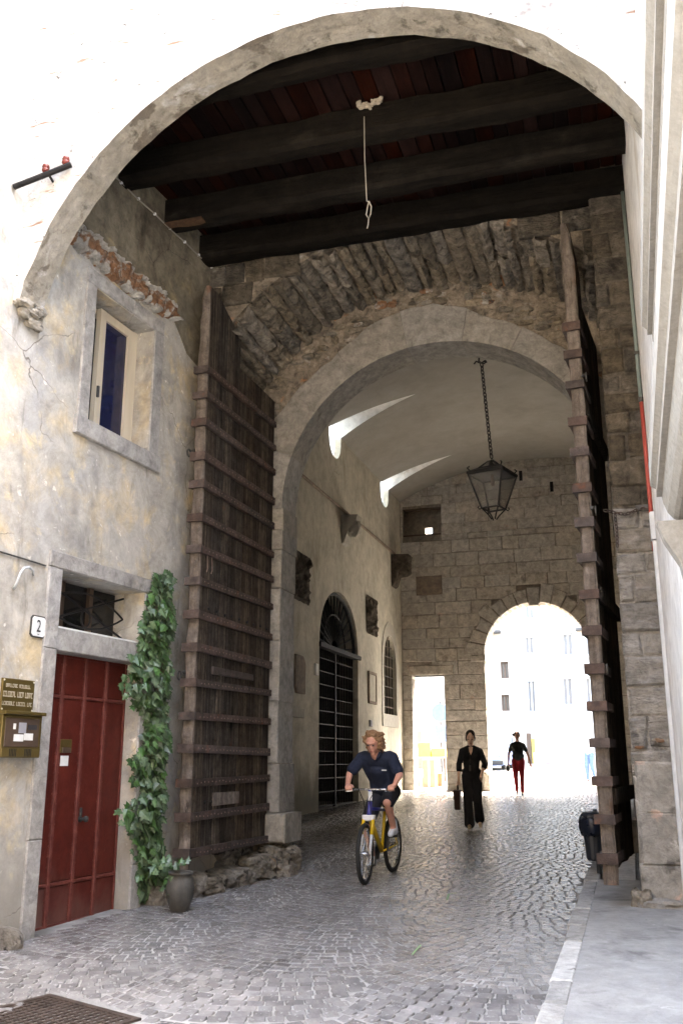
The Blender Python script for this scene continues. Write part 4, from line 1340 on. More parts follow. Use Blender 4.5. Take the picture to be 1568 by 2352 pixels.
# outline of the plant from the photograph, (pixel y, left x, right x)
OUT = [(1325, 362, 405), (1360, 348, 415), (1420, 338, 415), (1480, 332, 412), (1540, 316, 412), (1580, 303, 410), (1610, 312, 405), (1650, 345, 405), (1700, 342, 405), (1750, 318, 400), (1790, 325, 400), (1830, 330, 398), (1860, 296, 395), (1900, 305, 395), (1950, 325, 398), (2000, 328, 415), (2040, 335, 425), (2070, 350, 400)]
def span(y):
    for (y0, l0, r0), (y1, l1, r1) in zip(OUT, OUT[1:]):
        if y0 <= y <= y1:
            t = (y-y0)/(y1-y0)
            return l0+(l1-l0)*t, r0+(r1-r0)*t
    return 350, 400
lv, lfc, nobj = [], [], 0
for i in range(1350):
    y = iv.uniform(1322, 2072)
    l, r = span(y)
    depth = iv.random()
    edge = iv.uniform(-.10, 1.10) if iv.random() < .85 else iv.uniform(-.28, 1.15)
    x = l+(r-l)*edge
    s_, z = PL(x, y)
    bulge = max(0, 1-(2*edge-1)**2)
    c = .015+(.06+.20*bulge*(.6+.4*math.sin(y*.045)))*depth
    # keep the pixel position while stepping away from the wall
    p = hit(x, y, FL.w, FL.w.dot(FL.o)+c)
    if p.y > 8.93 and p.z > .5: p = p-FL.u*(p.y-8.93)
    size = iv.uniform(.065, .125)
    nrm = (FL.w+V(iv.uniform(-.55, .35), iv.uniform(-.8, .2), iv.uniform(-.05, .75))).normalized()
    rt = V(0, 0, 1).cross(nrm).normalized()
    upv = nrm.cross(rt)
    a = iv.uniform(-.9, .9)+math.pi
    X, Y = rt*math.cos(a)+upv*math.sin(a), -rt*math.sin(a)+upv*math.cos(a)
    rot = Matrix((X, Y, nrm)).transposed()
    if depth > .72 and nobj < 270:
        inst('leaf', lme[i % 3], p, rot.to_euler(), (size, size, size), ivy)
        nobj += 1
    else:
        k = len(lv)
        lv += [p+rot @ (Vector(q)*size) for q in leaf_verts(.15+.1*(i % 4))]
        lfc += [tuple(k+q for q in f) for f in LF_F]
add('foliage', lv, lfc, 'ivy_mass', ivy, kind='stuff')
for i in range(7):
    pts = []
    off = iv.uniform(-.12, .12)
    for q in range(14):
        y = 2075-q*(2075-1345-iv.uniform(0, 60))/13
        l, r = span(y)
        s_, z = PL((l+r)/2, y)
        pts.append(FL(min(1.86, s_+off*math.sin(q*.9+i)), z, .03+.03*math.sin(q+i)))
    one('stem', 'ivy_stem', ivy, 'tube', pts, [.012-.0006*q for q in range(14)], 6)
# trailing leaves from the pot
for i in range(46):
    a = iv.uniform(0, 6.28)
    rr_ = iv.uniform(.03, .18)
    p = pb+V(-.07+rr_*math.cos(a), -.05+rr_*math.sin(a), .37+iv.uniform(-.2, .14))
    nrm = V(iv.uniform(-.3, .6), iv.uniform(-1, -.2), iv.uniform(.2, .9)).normalized()
    rt = V(0, 0, 1).cross(nrm).normalized()
    rot = Matrix((rt, nrm.cross(rt), nrm)).transposed()
    sz = iv.uniform(.05, .09)
    inst('leaf', lme[i % 3], p, rot.to_euler(), (sz, sz, sz), ivy) if i < 28 else None

# ------------------------------------------------------------------ passage: side walls and vault
SPZ, VCX, VR = 9.65, -2.4, 0
half, rise = VCX-XPL, 1.07
VR = (half*half+rise*rise)/(2*rise)
VCZ = SPZ+rise-VR
LUN = [(21.5, .50), (26.55, .48)]            # lunette windows: y centre, radius
LZ = 9.48
def wtop(a):
    for yc, r in LUN:
        if abs(a-yc) < r-1e-4:
            return LZ-math.sqrt(max(0, r*r-(a-yc)**2))
    return SPZ
brk = []
for yc, r in LUN:
    w0 = math.sqrt(r*r-(SPZ-LZ)**2)
    for k in range(15): brk.append(yc-r+2*r*k/14)
    brk += [yc-r+.0005, yc+r-.0005]
pw = thing('passage_wall', 'long cream plaster wall of the passage with arched iron gate', 'wall', (XPL, 20, .4))
gate_c, gate_hw = 21.92, 1.60
def pointed(c, hw, zs, h, n=20):
    return [(c+hw*math.cos(math.pi*(1-k/n)), zs+h*math.sin(math.pi*(1-k/n))**.9) for k in range(n+1)]
g_hole = dict(bot=-.3, top=pointed(gate_c, gate_hw, 4.15, 1.45))
wy0, wy1, wz0, wz1 = 26.15, 27.65, 2.86, 4.1
w_hole2 = dict(bot=wz0, top=pointed((wy0+wy1)/2, (wy1-wy0)/2, 4.15, 1.0))
m = MB()
m.wall(FPL, YG1-.2, YB0+.2, -.3, SPZ, -.5, 0, [g_hole, w_hole2], brk=brk, b1f=wtop)
m.build('wall', 'passage_plaster', pw)
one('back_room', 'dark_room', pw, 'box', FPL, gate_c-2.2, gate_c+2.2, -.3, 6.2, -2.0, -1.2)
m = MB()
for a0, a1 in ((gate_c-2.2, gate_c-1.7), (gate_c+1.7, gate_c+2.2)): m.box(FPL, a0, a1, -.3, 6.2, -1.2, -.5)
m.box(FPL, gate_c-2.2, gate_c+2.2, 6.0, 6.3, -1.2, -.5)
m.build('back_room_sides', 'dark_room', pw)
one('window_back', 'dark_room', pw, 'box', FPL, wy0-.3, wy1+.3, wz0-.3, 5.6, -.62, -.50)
# pale stone band round the grilled window
ring_o = pointed((wy0+wy1)/2, .95, 4.2, 1.35)
ring_i = pointed((wy0+wy1)/2, .745, 4.15, 1.0)
m = MB()
for k in range(20): m.poly(FPL, [ring_i[k], ring_i[k+1], ring_o[k+1], ring_o[k]], -.02, .02)
for a0, a1 in ((wy0-.20, wy0-.001), (wy1+.001, wy1+.20)): m.box(FPL, a0, a1, wz0, 4.2, -.02, .02)
m.box(FPL, wy0-.2, wy1+.2, wz0-.35, wz0-.001, -.02, .03)
m.build('window_band', 'stone_label', pw)
# iron gate
ig = thing('iron_gate', 'tall black wrought iron gate with fanlight in the passage wall', 'gate', FPL(gate_c, .5, -.15))
gz0 = .52
for i in range(23):
    a = gate_c-1.56+3.12*i/22
    if abs(a-gate_c) < .05: continue
    one('bar', 'iron', ig, 'tube', [FPL(a, gz0+.06, -.15), FPL(a, 4.15, -.15)], .020, 6)
for k in range(12):
    z = gz0+.06+k*.30
    one('cross_bar', 'iron', ig, 'box', FPL, gate_c-1.58, gate_c+1.58, z, z+.022, -.135, -.122)
one('meeting_stile', 'iron', ig, 'box', FPL, gate_c-.045, gate_c+.045, gz0, 4.25, -.16, -.10)
one('transom_bar', 'iron', ig, 'box', FPL, gate_c-1.62, gate_c+1.75, 4.10, 4.20, -.12, .05)
for i in range(17):
    t = math.pi*(i+.5)/17
    p = (gate_c+1.56*math.cos(t), 4.2+1.40*math.sin(t)**.9)
    one('fan_bar', 'iron', ig, 'tube', [FPL(gate_c+.25*math.cos(t), 4.22+.2*math.sin(t), -.15), FPL(p[0], p[1], -.15)], .020, 6)
one('fan_arc', 'iron', ig, 'tube', [FPL(gate_c+.9*math.cos(math.pi*k/16), 4.2+.85*math.sin(math.pi*k/16), -.14) for k in range(17)], .022, 6)
one('fan_rim', 'iron', ig, 'tube', [FPL(a, b-.05, -.1) for a, b in pointed(gate_c, gate_hw-.05, 4.15, 1.45)], .045, 6)
# grilled window
wg = thing('window_grille', 'rusty iron grille over the arched window beside the iron gate', 'window grille', FPL(26.9, wz0, -.1))
for i in range(5):
    a = wy0+.06+(wy1-wy0-.12)*i/4
    zt = 4.15+1.0*math.sin(math.acos(max(-1, min(1, (a-26.9)/.75))))**.9
    one('bar', 'iron', wg, 'tube', [FPL(a, wz0, -.1), FPL(a, zt, -.1)], .018, 6)
for k in range(8):
    z = wz0+.2+k*.29
    one('cross_bar', 'rust_iron', wg, 'box', FPL, wy0, wy1, z, z+.025, -.085, -.068)
# carved reliefs
def relief(y0, y1, z0, z1, seed, label):
    t_ = thing('stone_relief', label, 'relief', FPL((y0+y1)/2, z0))
    na, nb = 16, 20
    m = MB()
    def h(i, j):
        if i in (0, na) or j in (0, nb): return .03
        return .07+.10*noise.noise(V(i*.45, j*.38, seed))+.06*noise.noise(V(i*1.1, j*.9, seed+3))
    def pt(i, j):
        e = .035*noise.noise(V(i*.7, j*.6, seed+9)) if (i in (0, na) or j in (0, nb)) else 0
        return FPL(y0+(y1-y0)*i/na+e, z0+(z1-z0)*j/nb+e, h(i, j))
    for i in range(na):
        for j in range(nb): m.quad(pt(i, j), pt(i+1, j), pt(i+1, j+1), pt(i, j+1))
    m.build('carving', 'relief', t_)
    one('slab', 'relief', t_, 'box', FPL, y0+.05, y1-.05, z0+.05, z1-.05, -.01, .032)
relief(18.1, 19.5, 4.9, 5.98, 3, 'weathered dark carved stone relief on the wall next to the gate pier')
relief(24.3, 25.4, 4.9, 5.95, 8, 'weathered carved stone relief between iron gate and grilled window')
# plaques
def plaque(y0, y1, z0, z1, mt, label, framed=False, cut=0.0):
    t_ = thing('wall_plaque', label, 'plaque', FPL((y0+y1)/2, z0))
    if framed:
        f_ = MB()
        for a in ((y0, y1, z0, z0+.07), (y0, y1, z1-.07, z1), (y0, y0+.07, z0+.071, z1-.071), (y1-.07, y1, z0+.071, z1-.071)): f_.box(FPL, *a, 0, .05)
        f_.build('frame', 'plaque', t_)
        one('tablet', mt, t_, 'cbox', FPL, y0+.07, y1-.07, z0+.07, z1-.07, 0, .03, ch=.006)
    else:
        c = cut
        one('tablet', mt, t_, 'poly', FPL, [(y0+c, z0), (y1, z0), (y1, z1-c), (y1-c, z1), (y0, z1), (y0, z0+c)], 0, .05, ch=.012)
    return t_
plaque(18.6, 19.25, 2.95, 3.75, 'plaque', 'brown stone tablet with cut corners left of the iron gate', cut=.14)
plaque(18.45, 19.2, 2.45, 2.64, 'stone_label', 'small pale lettered stone strip below the brown tablet')
plaque(24.45, 25.25, 3.05, 3.9, 'passage_plaster', 'framed pale stone tablet right of the iron gate', True)
plaque(24.55, 24.75, 2.45, 2.62, 'paper_grey', 'tiny grey enamel label under the framed tablet')
plaque(19.95, 20.15, 3.42, 3.68, 'paper', 'small white sign beside the iron gate frame')
# corbels and tie rod
def corbel(px0, py0, label, mt, k=1.0):
    p = PX(px0, py0, XPL)
    t_ = thing('corbel', label, 'corbel', FPL(p.y, p.z-.5*k))
    m = MB()
    m.poly(Fr(FPL(p.y-.22*k, p.z), (1, 0, 0), (0, 0, 1), (0, 1, 0)), [(-.02, -.55*k), (.06*k, -.5*k), (.16*k, -.2*k), (.38*k, .05*k), (.42*k, .2*k), (-.02, .22*k)], 0, .44*k, ch=.02)
    m.build('bracket', mt, t_)
    rock('carved_head', FPL(p.y, p.z-.08*k, .25*k), (.2*k, .2*k, .26*k), mt, t_, .3, 3, int(px0))
corbel(790, 1206, 'grey stone corbel under the tie rod above the iron gate', 'stone_label', 1.0)
corbel(903, 1298, 'dark carved stone corbel at the end of the tie rod', 'relief', 1.3)
q0, q1 = PX(684, 1085, XPL+.05), PX(905, 1272, XPL+.05)
m = MB()
m.tube([V(XPL+.06, 12, q0.z), V(XPL+.06, q1.y, q1.z)], .035, 8)
tag(m.build('cornice_rod', 'plaque'), 'long dark rod running along the cream passage wall', 'rod')
# right wall of the passage
m = MB()
m.box(Fr((XPR, 0, 0), (0, 1, 0), (0, 0, 1), (-1, 0, 0)), YG1-.2, YB0+.2, -.3, SPZ, -.5, 0)
tag(m.build('passage_wall', 'passage_plaster'), 'plain plaster side wall of the passage behind the right gate leaf', 'wall')
# vault with pointed light pockets
vt = thing('vault', 'pale plastered barrel vault with two pointed light pockets', 'vault', (VCX, 20, SPZ))
NT = 36
t0, t1 = math.atan2(SPZ-VCZ, XPL-VCX), math.atan2(SPZ-VCZ, XPR+.06-VCX)
AP = 9                                        # the pockets reach this many strips up the vault
def vp(i, y):
    t = t0+(t1-t0)*(i/NT)
    return V(VCX+VR*math.cos(t), y, VCZ+VR*math.sin(t))
def wdt(i, r): return math.sqrt(r*r-(SPZ-LZ)**2)*max(0, 1-i/AP)
ya, yb = YG1-.1, YB0+.1
m = MB()
for i in range(NT):
    e0, e1 = [ya], [ya]
    for yc, r in LUN:
        e0 += [yc-wdt(i, r), yc+wdt(i, r)]
        e1 += [yc-wdt(i+1, r), yc+wdt(i+1, r)]
    e0.append(yb); e1.append(yb)
    for k in range(0, 6, 2): m.quad(vp(i, e0[k]), vp(i, e0[k+1]), vp(i+1, e1[k+1]), vp(i+1, e1[k]))
m.build('vault_shell', 'vault_plaster', vt, smooth=True)
for yc, r in LUN:
    m = MB()
    for sg in (-1, 1):
        for i in range(AP):
            def cpt(j):
                a0 = math.asin((SPZ-LZ)/r)
                a = a0+(math.pi/2-a0)*j/AP
                return V(XPL-.16, yc+sg*r*math.cos(a), LZ+r*math.sin(a))
            m.quad(vp(i, yc+sg*wdt(i, r)), cpt(i), cpt(i+1), vp(i+1, yc+sg*wdt(i+1, r)))
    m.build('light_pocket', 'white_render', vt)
    one('round_pane', 'frosted_glass', vt, 'poly', FPL, [(yc+r*1.02*math.cos(2*math.pi*k/28), LZ+r*1.02*math.sin(2*math.pi*k/28)) for k in range(28)], -.175, -.165)
m = MB()
m.box(WORLD, XPL-.9, XPR+.6, YG1-.4, YB1, 11.3, 11.6)
m.build('vault_light_block', 'dark_room', vt)  # unseen slab added over the vault shell to block light from above

# ------------------------------------------------------------------ tower wall at the far end
tw = thing('tower_wall', 'coursed stone end wall with round arch and narrow doorway', 'wall', (-3, YB0, .7))
AC, AR, AZ = -2.6, 1.54, 4.65
sx0, sx1, sz1 = -6.40, -5.40, 4.10
rx0, rx1, rz0, rz1 = -6.62, -5.36, 8.50, 9.42
m = MB()
m.wall(FB, XPL-.4, XPR+.4, -.2, 12.2, -(YB1-YB0), -.035, [arch_hole(AC, AR, -.2, AZ, 28), rect_hole(sx0, sx1, -.2, sz1), rect_hole(rx0, rx1, rz0, rz1)])
m.build('mortar_core', 'tower_mortar', tw)
wallmat = 'tower_stone'
brr = random.Random(41)
z = .55
while z < 10.9:
    h = brr.uniform(.30, .44)
    zm = z+h/2
    # solid x-ranges on this course
    cut = []
    if zm < AZ: cut.append((AC-AR-.0, AC+AR+.0))
    elif zm < AZ+AR+.5:
        rr_ = AR+.42
        d = zm-AZ
        if d < rr_: cut.append((AC-math.sqrt(rr_*rr_-d*d), AC+math.sqrt(rr_*rr_-d*d)))
    if zm < sz1+.02:
        cut.append((sx0, sx1))
    if rz0-.1 < zm < rz1+.1: cut.append((rx0, rx1))
    if z < sz1 < z+h: h = sz1-z if sz1-z > .15 else h
    if z < rz0 < z+h and rz0-z > .12: h = rz0-z
    cut.sort()
    segs, a = [], XPL
    for c0, c1 in cut:
        segs.append((a, c0)); a = c1
    segs.append((a, XPR))
    for s0, s1 in segs:
        a = s0
        while a < s1-.02:
            w = min(brr.uniform(.45, 1.15), s1-a)
            if s1-a-w < .25: w = s1-a
            one('stone', wallmat, tw, 'cbox', FB, a+.004, a+w-.004, z+.005, z+h-.006, -(YB1-YB0) if (abs(a-s0) < .01 or abs(a+w-s1) < .01) and zm < AZ and s0 > XPL-.01 else -.06, brr.uniform(-.012, .012), ch=.014, jit=.012)
            a += w
    z += h
# voussoirs: uneven blocks, with a keystone that hangs lower
nv = 15
for k in range(nv):
    b0, b1 = 180*k/nv+.5, 180*(k+1)/nv-.5
    key = (k == nv//2)
    r0, r1 = AR-(.10 if key else 0), AR+brr.choice((.42, .50, .60))+(.05 if key else 0)
    pts = [(AC+r0*math.cos(math.radians(t)), AZ+r0*math.sin(math.radians(t))) for t in (b0, (b0+b1)/2, b1)]+[(AC+r1*math.cos(math.radians(t)), AZ+r1*math.sin(math.radians(t))) for t in (b1, (b0+b1)/2, b0)]
    one('voussoir', wallmat, tw, 'poly', FB, pts, -(YB1-YB0)-.02, .03+.01*(k % 2), ch=.02)
one('door_lintel', wallmat, tw, 'cbox', FB, sx0-.1, sx1+.3, sz1-.0, sz1+.30, -(YB1-YB0)-.01, .022, ch=.02)
for s0, s1 in ((AC-AR-.42, AC-AR+.03), (AC+AR-.03, AC+AR+.42)): one('impost', wallmat, tw, 'cbox', FB, s0, s1, AZ-.18, AZ+.02, -(YB1-YB0)-.02, .05, ch=.02)
for x in (AC-AR-.05, AC+AR+.05): rock('guard_stone', (x, YB0-.12, .98), (.15, .2, .38), wallmat, tw, .2, 3, int(x*10))
m = MB()
m.wall(FB, rx0, rx1, rz0, rz1, -.45, -.38, [rect_hole(-5.95, -5.72, 8.58, 8.84)])
m.build('recess_back', 'tower_mortar', tw)
for a in ((rx0+.02, rx1-.02, rz1-.06, rz1-.005), (rx0+.02, rx1-.02, rz0+.005, rz0+.05)): one('recess_frame', 'dark_wood', tw, 'box', FB, *a, -.2, -.05)
for px, py in ((1195, 1093), (1266, 1118)):
    p = PY(px, py, YB0)
    one('wall_slot', 'dark_room', tw, 'box', FB, p.x-.05, p.x+.05, p.z-.16, p.z+.16, .005, .018)
for x0, y0, x1 in ((955, 1325, 1015),):
    p = PY(x0, y0, YB0); q = PY(x1, y0+40, YB0)
    one('carved_panel', 'plaque', tw, 'cbox', FB, p.x, q.x, q.z, p.z, 0, .03, ch=.01)

# ------------------------------------------------------------------ lantern
LY = 11.72
hk = PY(1105, 834, LY)
ln = thing('lantern', 'black wrought iron lantern on a chain under the gate arch', 'lantern', PY(1135, 1195, LY))
lt = PY(1128, 1052, LY)
m = MB()
m.tube([hk+V(.0, -.18, .04), hk+V(-.02, -.1, -.01), hk+V(.0, 0, .0), hk+V(.05, .0, .03), hk+V(.07, 0, .0)], .012, 6)
m.tube([hk+V(-.10, 0, .0), hk+V(-.07, 0, .035), hk+V(-.03, 0, .01), hk, hk+V(.04, 0, -.015), hk+V(.06, 0, .03)], .011, 6)
m.build('hook', 'iron', ln)
link_chain(ln, [hk, hk.lerp(lt, .5), lt], 'iron', .008, .075)
tz = lt.z
cx, cy = lt.x, LY
def sqr(z, h, rot=.5):
    return [V(cx+h*math.sqrt(2)*math.cos(rot+math.pi/2*k), cy+h*math.sqrt(2)*math.sin(rot+math.pi/2*k), z) for k in range(4)]
zr, zb_ = PY(1128, 1092, LY).z, PY(1135, 1168, LY).z
T_, B_ = sqr(zr, .235), sqr(zb_, .115)
one('crown', 'iron', ln, 'rings', [sqr(zr, .25), sqr(zr+.03, .25), sqr(zr+.10, .12), sqr(zr+.13, .05)])
one('finial', 'iron', ln, 'lathe', V(cx, cy, zr+.12), (0, 0, 1), [(.04, 0), (.03, .03), (.014, .05), (.014, .09)], 10)
for k in range(4):
    d = (T_[k]-V(cx, cy, zr)).normalized()
    one('scroll', 'iron', ln, 'tube', [V(cx, cy, zr+.20), V(cx, cy, zr+.19)+d*.05, V(cx, cy, zr+.13)+d*.13, V(cx, cy, zr+.06)+d*.22, V(cx, cy, zr+.04)+d*.30, V(cx, cy, zr+.08)+d*.34, V(cx, cy, zr+.10)+d*.31], .010, 6)
    one('corner_bar', 'iron', ln, 'tube', [T_[k], B_[k]], .013, 6)
    n_ = (k+1) % 4
    one('rim_bar', 'iron', ln, 'tube', [T_[k], T_[n_]], .014, 6)
    one('foot_bar', 'iron', ln, 'tube', [B_[k], B_[n_]], .012, 6)
    c = (T_[k]+T_[n_]+B_[k]+B_[n_])/4
    g = MB()
    g.quad(*[c+(q-c)*.97 for q in (T_[k], T_[n_], B_[n_], B_[k])])
    g.quad(*[c+(q-c)*.97+(V(cx, cy, c.z)-c)*.03 for q in (B_[k], B_[n_], T_[n_], T_[k])])
    g.build('pane', 'lantern_glass', ln)
    zq = PY(1135, 1193, LY).z
    one('stay', 'iron', ln, 'tube', [B_[k], B_[k].lerp(V(cx, cy, zq), .55)+V(0, 0, -.01), V(cx, cy, zq)+(B_[k]-V(cx, cy, zb_))*.2], .009, 6)
    one('curl', 'iron', ln, 'tube', [B_[k], B_[k]+d*.03+V(0, 0, -.02), B_[k]+d*.05+V(0, 0, .005), B_[k]+d*.035+V(0, 0, .025)], .008, 6)
one('bulb_holder', 'dark_wood', ln, 'lathe', V(cx, cy, zr-.14), (0, 0, 1), [(.02, 0), (.025, .06), (.02, .14)], 8)

# ------------------------------------------------------------------ people
def fuse(name, prims, mat_, parent, voxel=.011, smooth=5):
    m = MB()
    for p in prims:
        if p[0] == 'c': m.cap(*p[1:])
        else: m.ell(*p[1:])
    o = m.build(name, mat_, parent)
    bm = bmesh.new()
    bm.from_mesh(o.data)
    bmesh.ops.recalc_face_normals(bm, faces=bm.faces)
    bm.to_mesh(o.data)
    bm.free()
    modded(o, [('REMESH', dict(mode='VOXEL', voxel_size=voxel, use_smooth_shade=True)), ('SMOOTH', dict(factor=.5, iterations=smooth))])
    return o
def local(base, fwd):
    f = V(fwd[0], fwd[1], 0).normalized()
    r = V(-f.y, f.x, 0)            # towards image right when facing the camera
    b = Vector(base)
    return lambda x, y, z: b+r*x+f*y+V(0, 0, z)
def rotm(P):
    o = P(0, 0, 0)
    return Matrix((P(1, 0, 0)-o, P(0, 1, 0)-o, V(0, 0, 1))).transposed()
def head_prims(P, c, s=1.0, pitch=0.0):
    """c = head centre in local coordinates; pitch > 0 looks down"""
    cp, sp_ = math.cos(pitch), math.sin(pitch)
    rm = rotm(P)
    def h(x, y, z): return P(c[0]+x*s, c[1]+(y*cp+z*sp_)*s, c[2]+(z*cp-y*sp_)*s)
    rx = rm @ Matrix.Rotation(-pitch, 3, 'X')
    pr = [('e', h(0, -.012, .025), (.073*s, .092*s, .092*s), rx), ('e', h(0, .022, -.045), (.056*s, .066*s, .075*s), rx), ('e', h(0, .088, -.012), (.012*s, .02*s, .024*s), rx),
          ('e', h(0, .07, -.10), (.026*s, .024*s, .02*s), rx), ('e', h(.077, -.01, -.005), (.010*s, .02*s, .03*s), rx), ('e', h(-.077, -.01, -.005), (.010*s, .02*s, .03*s), rx), ('e', h(0, .072, .03), (.05*s, .018*s, .012*s), rx),
          ('e', h(0, .083, -.055), (.022*s, .012*s, .010*s), rx)]
    return pr, h, rx
def face_bits(h, rx, s, parent):
    for sx in (-1, 1):
        one('eye', 'ink', parent, 'ell', h(sx*.031, .081, .010), (.012*s, .006*s, .007*s), rx, 8, 6)
    one('mouth', 'lip', parent, 'ell', h(0, .092, -.058), (.021*s, .006*s, .006*s), rx, 8, 6)
def hand(P, w, d, curl, side, s=1.0, fdir=(0, 0, -1)):
    """simple relaxed hand: w wrist, d direction of the hand in local coordinates"""
    d = Vector(d).normalized()
    acr = Vector((0, 1, 0))-d*d.y if abs(d.y) < .9 else Vector((1, 0, 0))
    acr.normalize()
    nrm = d.cross(acr)*side
    w = Vector(w)
    pr = [('c', P(*w), P(*(w+d*.075*s)), .026*s, .032*s)]
    pr.append(('c', P(*(w+d*.03*s+acr*.02*s)), P(*(w+d*.07*s+acr*.018*s)), .022*s, .018*s))
    pr.append(('c', P(*(w+d*.03*s-acr*.02*s)), P(*(w+d*.07*s-acr*.018*s)), .022*s, .018*s))
    for k, l in enumerate((.062, .072, .068, .054)):
        b = w+d*.078*s+acr*((1.5-k)*.017*s)
        e1 = b+(d*math.cos(curl*.6)+nrm*math.sin(curl*.6))*l*.55*s
        e2 = e1+(d*math.cos(curl*1.6)+nrm*math.sin(curl*1.6))*l*.5*s
        pr += [('c', P(*b), P(*e1), .0095*s, .009*s), ('c', P(*e1), P(*e2), .009*s, .008*s)]
    b = w+d*.025*s+acr*.028*s
    e1 = b+(d*.7+acr*.55+nrm*.35).normalized()*.042*s
    e2 = e1+(d*.9+acr*.1+nrm*.45).normalized()*.032*s
    pr += [('c', P(*b), P(*e1), .013*s, .011*s), ('c', P(*e1), P(*e2), .011*s, .009*s)]
    return pr

# ---- bicycle
FWP = PG(838, 2033)
hd_ = V(-.055, -1, 0).normalized()
RWP = FWP-hd_*1.05
def B(t, z, x=0.0):
    """t along the bike from the rear axle, z above ground, x to image right"""
    p = RWP+hd_*t
    return V(p.x, p.y, 0)+V(-hd_.y, hd_.x, 0)*x+V(0, 0, gz(p.y)+z)
bike = thing('bicycle', 'yellow and blue mountain bike ridden over the cobbles', 'bicycle', (RWP+FWP)/2)
BR = .325
def wheel(t, steer=0.0):
    c = B(t, BR)
    ax = (V(-hd_.y, hd_.x, 0)+hd_*steer).normalized()
    f = ax.cross(V(0, 0, 1))
    def pt(a, r, e=0): return c+(f*math.cos(a)+V(0, 0, 1)*math.sin(a))*r+ax*e
    m = MB()
    m.tube([pt(2*math.pi*k/40, BR-.024) for k in range(40)], .025, 8, closed=True)
    ty = m.build('wheel', 'rubber', bike, smooth=True)
    m = MB()
    m.tube([pt(2*math.pi*k/40, BR-.056) for k in range(40)], .014, 6, closed=True)
    m.build('rim', 'chrome', ty, smooth=True)
    for k in range(20):
        m = MB()
        m.tube([pt(2*math.pi*k/20, .022, .03*(1 if k % 2 else -1)), pt(2*math.pi*k/20+.25, BR-.06)], .0022, 4)
        m.build('spoke', 'chrome', ty)
    m = MB()
    m.lathe(c-ax*.045, ax, [(.02, 0), (.03, .012), (.018, .02), (.018, .07), (.03, .078), (.02, .09)], 12)
    m.build('hub', 'chrome', ty)
wheel(0); wheel(1.05, -.07)
tb = lambda nm, mt, pts, r: one(nm, mt, bike, 'tube', pts, r, 10, smooth=True)
tb('down_tube', 'bike_yellow', [B(.44, .29), B(.66, .50), B(.885, .70)], .026)
tb('top_tube', 'bike_blue', [B(.295, .74), B(.86, .79)], .019)
tb('seat_tube', 'bike_yellow', [B(.43, .28), B(.285, .80)], .018)
tb('seat_post', 'chrome', [B(.285, .79), B(.262, .89)], .014)
tb('head_tube', 'bike_blue', [B(.90, .68), B(.85, .86)], .026)
for sx in (-1, 1):
    tb('chain_stay', 'bike_yellow', [B(.43, .29, .02*sx), B(.2, .31, .05*sx), B(0, BR, .06*sx)], .011)
    tb('seat_stay', 'bike_yellow', [B(.29, .75, .02*sx), B(.12, .5, .05*sx), B(0, BR, .06*sx)], .010)
    tb('fork_blade', 'bike_yellow', [B(.91, .70, .055*sx), B(.985, .52, .058*sx)], .021)
    tb('fork_slider', 'bike_white', [B(.98, .535, .058*sx), B(1.05, BR, .056*sx)], .017)
    one('grip', 'rubber', bike, 'tube', [B(.845, 1.00, sx*.19), B(.83, 1.00, sx*.30)], .017, 8)
    one('brake_lever', 'chrome', bike, 'tube', [B(.86, .995, sx*.17), B(.90, .985, sx*.20), B(.905, .98, sx*.27)], .007, 6)
one('fork_crown', 'bike_white', bike, 'cbox', Fr(B(.905, .69), V(-hd_.y, hd_.x, 0), V(0, 0, 1), hd_), -.075, .075, -.03, .035, -.03, .035, ch=.012)
tb('stem', 'bike_blue', [B(.85, .86), B(.84, .95), B(.865, 1.0)], .017)
tb('handlebar', 'chrome', [B(.83, 1.0, -.30), B(.85, 1.0, -.16), B(.868, 1.0, 0), B(.85, 1.0, .16), B(.83, 1.0, .30)], .0115)
m = MB()
m.rings([[B(.26+a, .905+z_, w_*math.cos(q*math.pi/5)) + V(0, 0, .022*math.sin(q*math.pi/5)) for q in range(10)] for a, z_, w_ in ((-.13, .0, .05), (-.09, .012, .075), (0, .005, .055), (.08, 0, .028), (.13, -.01, .016))])
m.build('saddle', 'rubber', bike, smooth=True)
axx = V(-hd_.y, hd_.x, 0)
one('chainring', 'iron_grey', bike, 'lathe', B(.43, .29, -.055), axx, [(.095, 0), (.1, .003), (.095, .006), (.02, .008)], 24)
for k in range(5): pass
PL_, PR_ = B(.445, .125, -.13), B(.42, .455, .13)     # pedal centres, image left low, image right high
one('crank', 'iron_grey', bike, 'tube', [B(.43, .29, -.07), PL_+axx*.05], .011, 8)
one('crank', 'iron_grey', bike, 'tube', [B(.43, .29, .07), PR_-axx*.05], .011, 8)
for p_ in (PL_, PR_): one('pedal', 'iron', bike, 'cbox', Fr(p_, axx, hd_, (0, 0, 1)), -.045, .045, -.045, .045, -.014, .012, ch=.006)
one('cable', 'iron', bike, 'tube', [B(.86, .99, .17), B(.99, 1.02, .12), B(.98, .9, .04), B(.93, .75, .03)], .0045, 5)
one('cable', 'iron', bike, 'tube', [B(.86, .99, -.17), B(.99, 1.03, -.10), B(.96, .88, -.04), B(.9, .72, -.04)], .0045, 5)
one('reflector', 'paper', bike, 'cbox', Fr(B(.905, .93, .02), axx, V(0, 0, 1), hd_), -.022, .022, -.05, .05, 0, .01, ch=.004)

# ---- cyclist
cyc = thing('person', 'cyclist with loose blond curls in navy polo shirt and dark shorts', 'person', (RWP+FWP)/2)
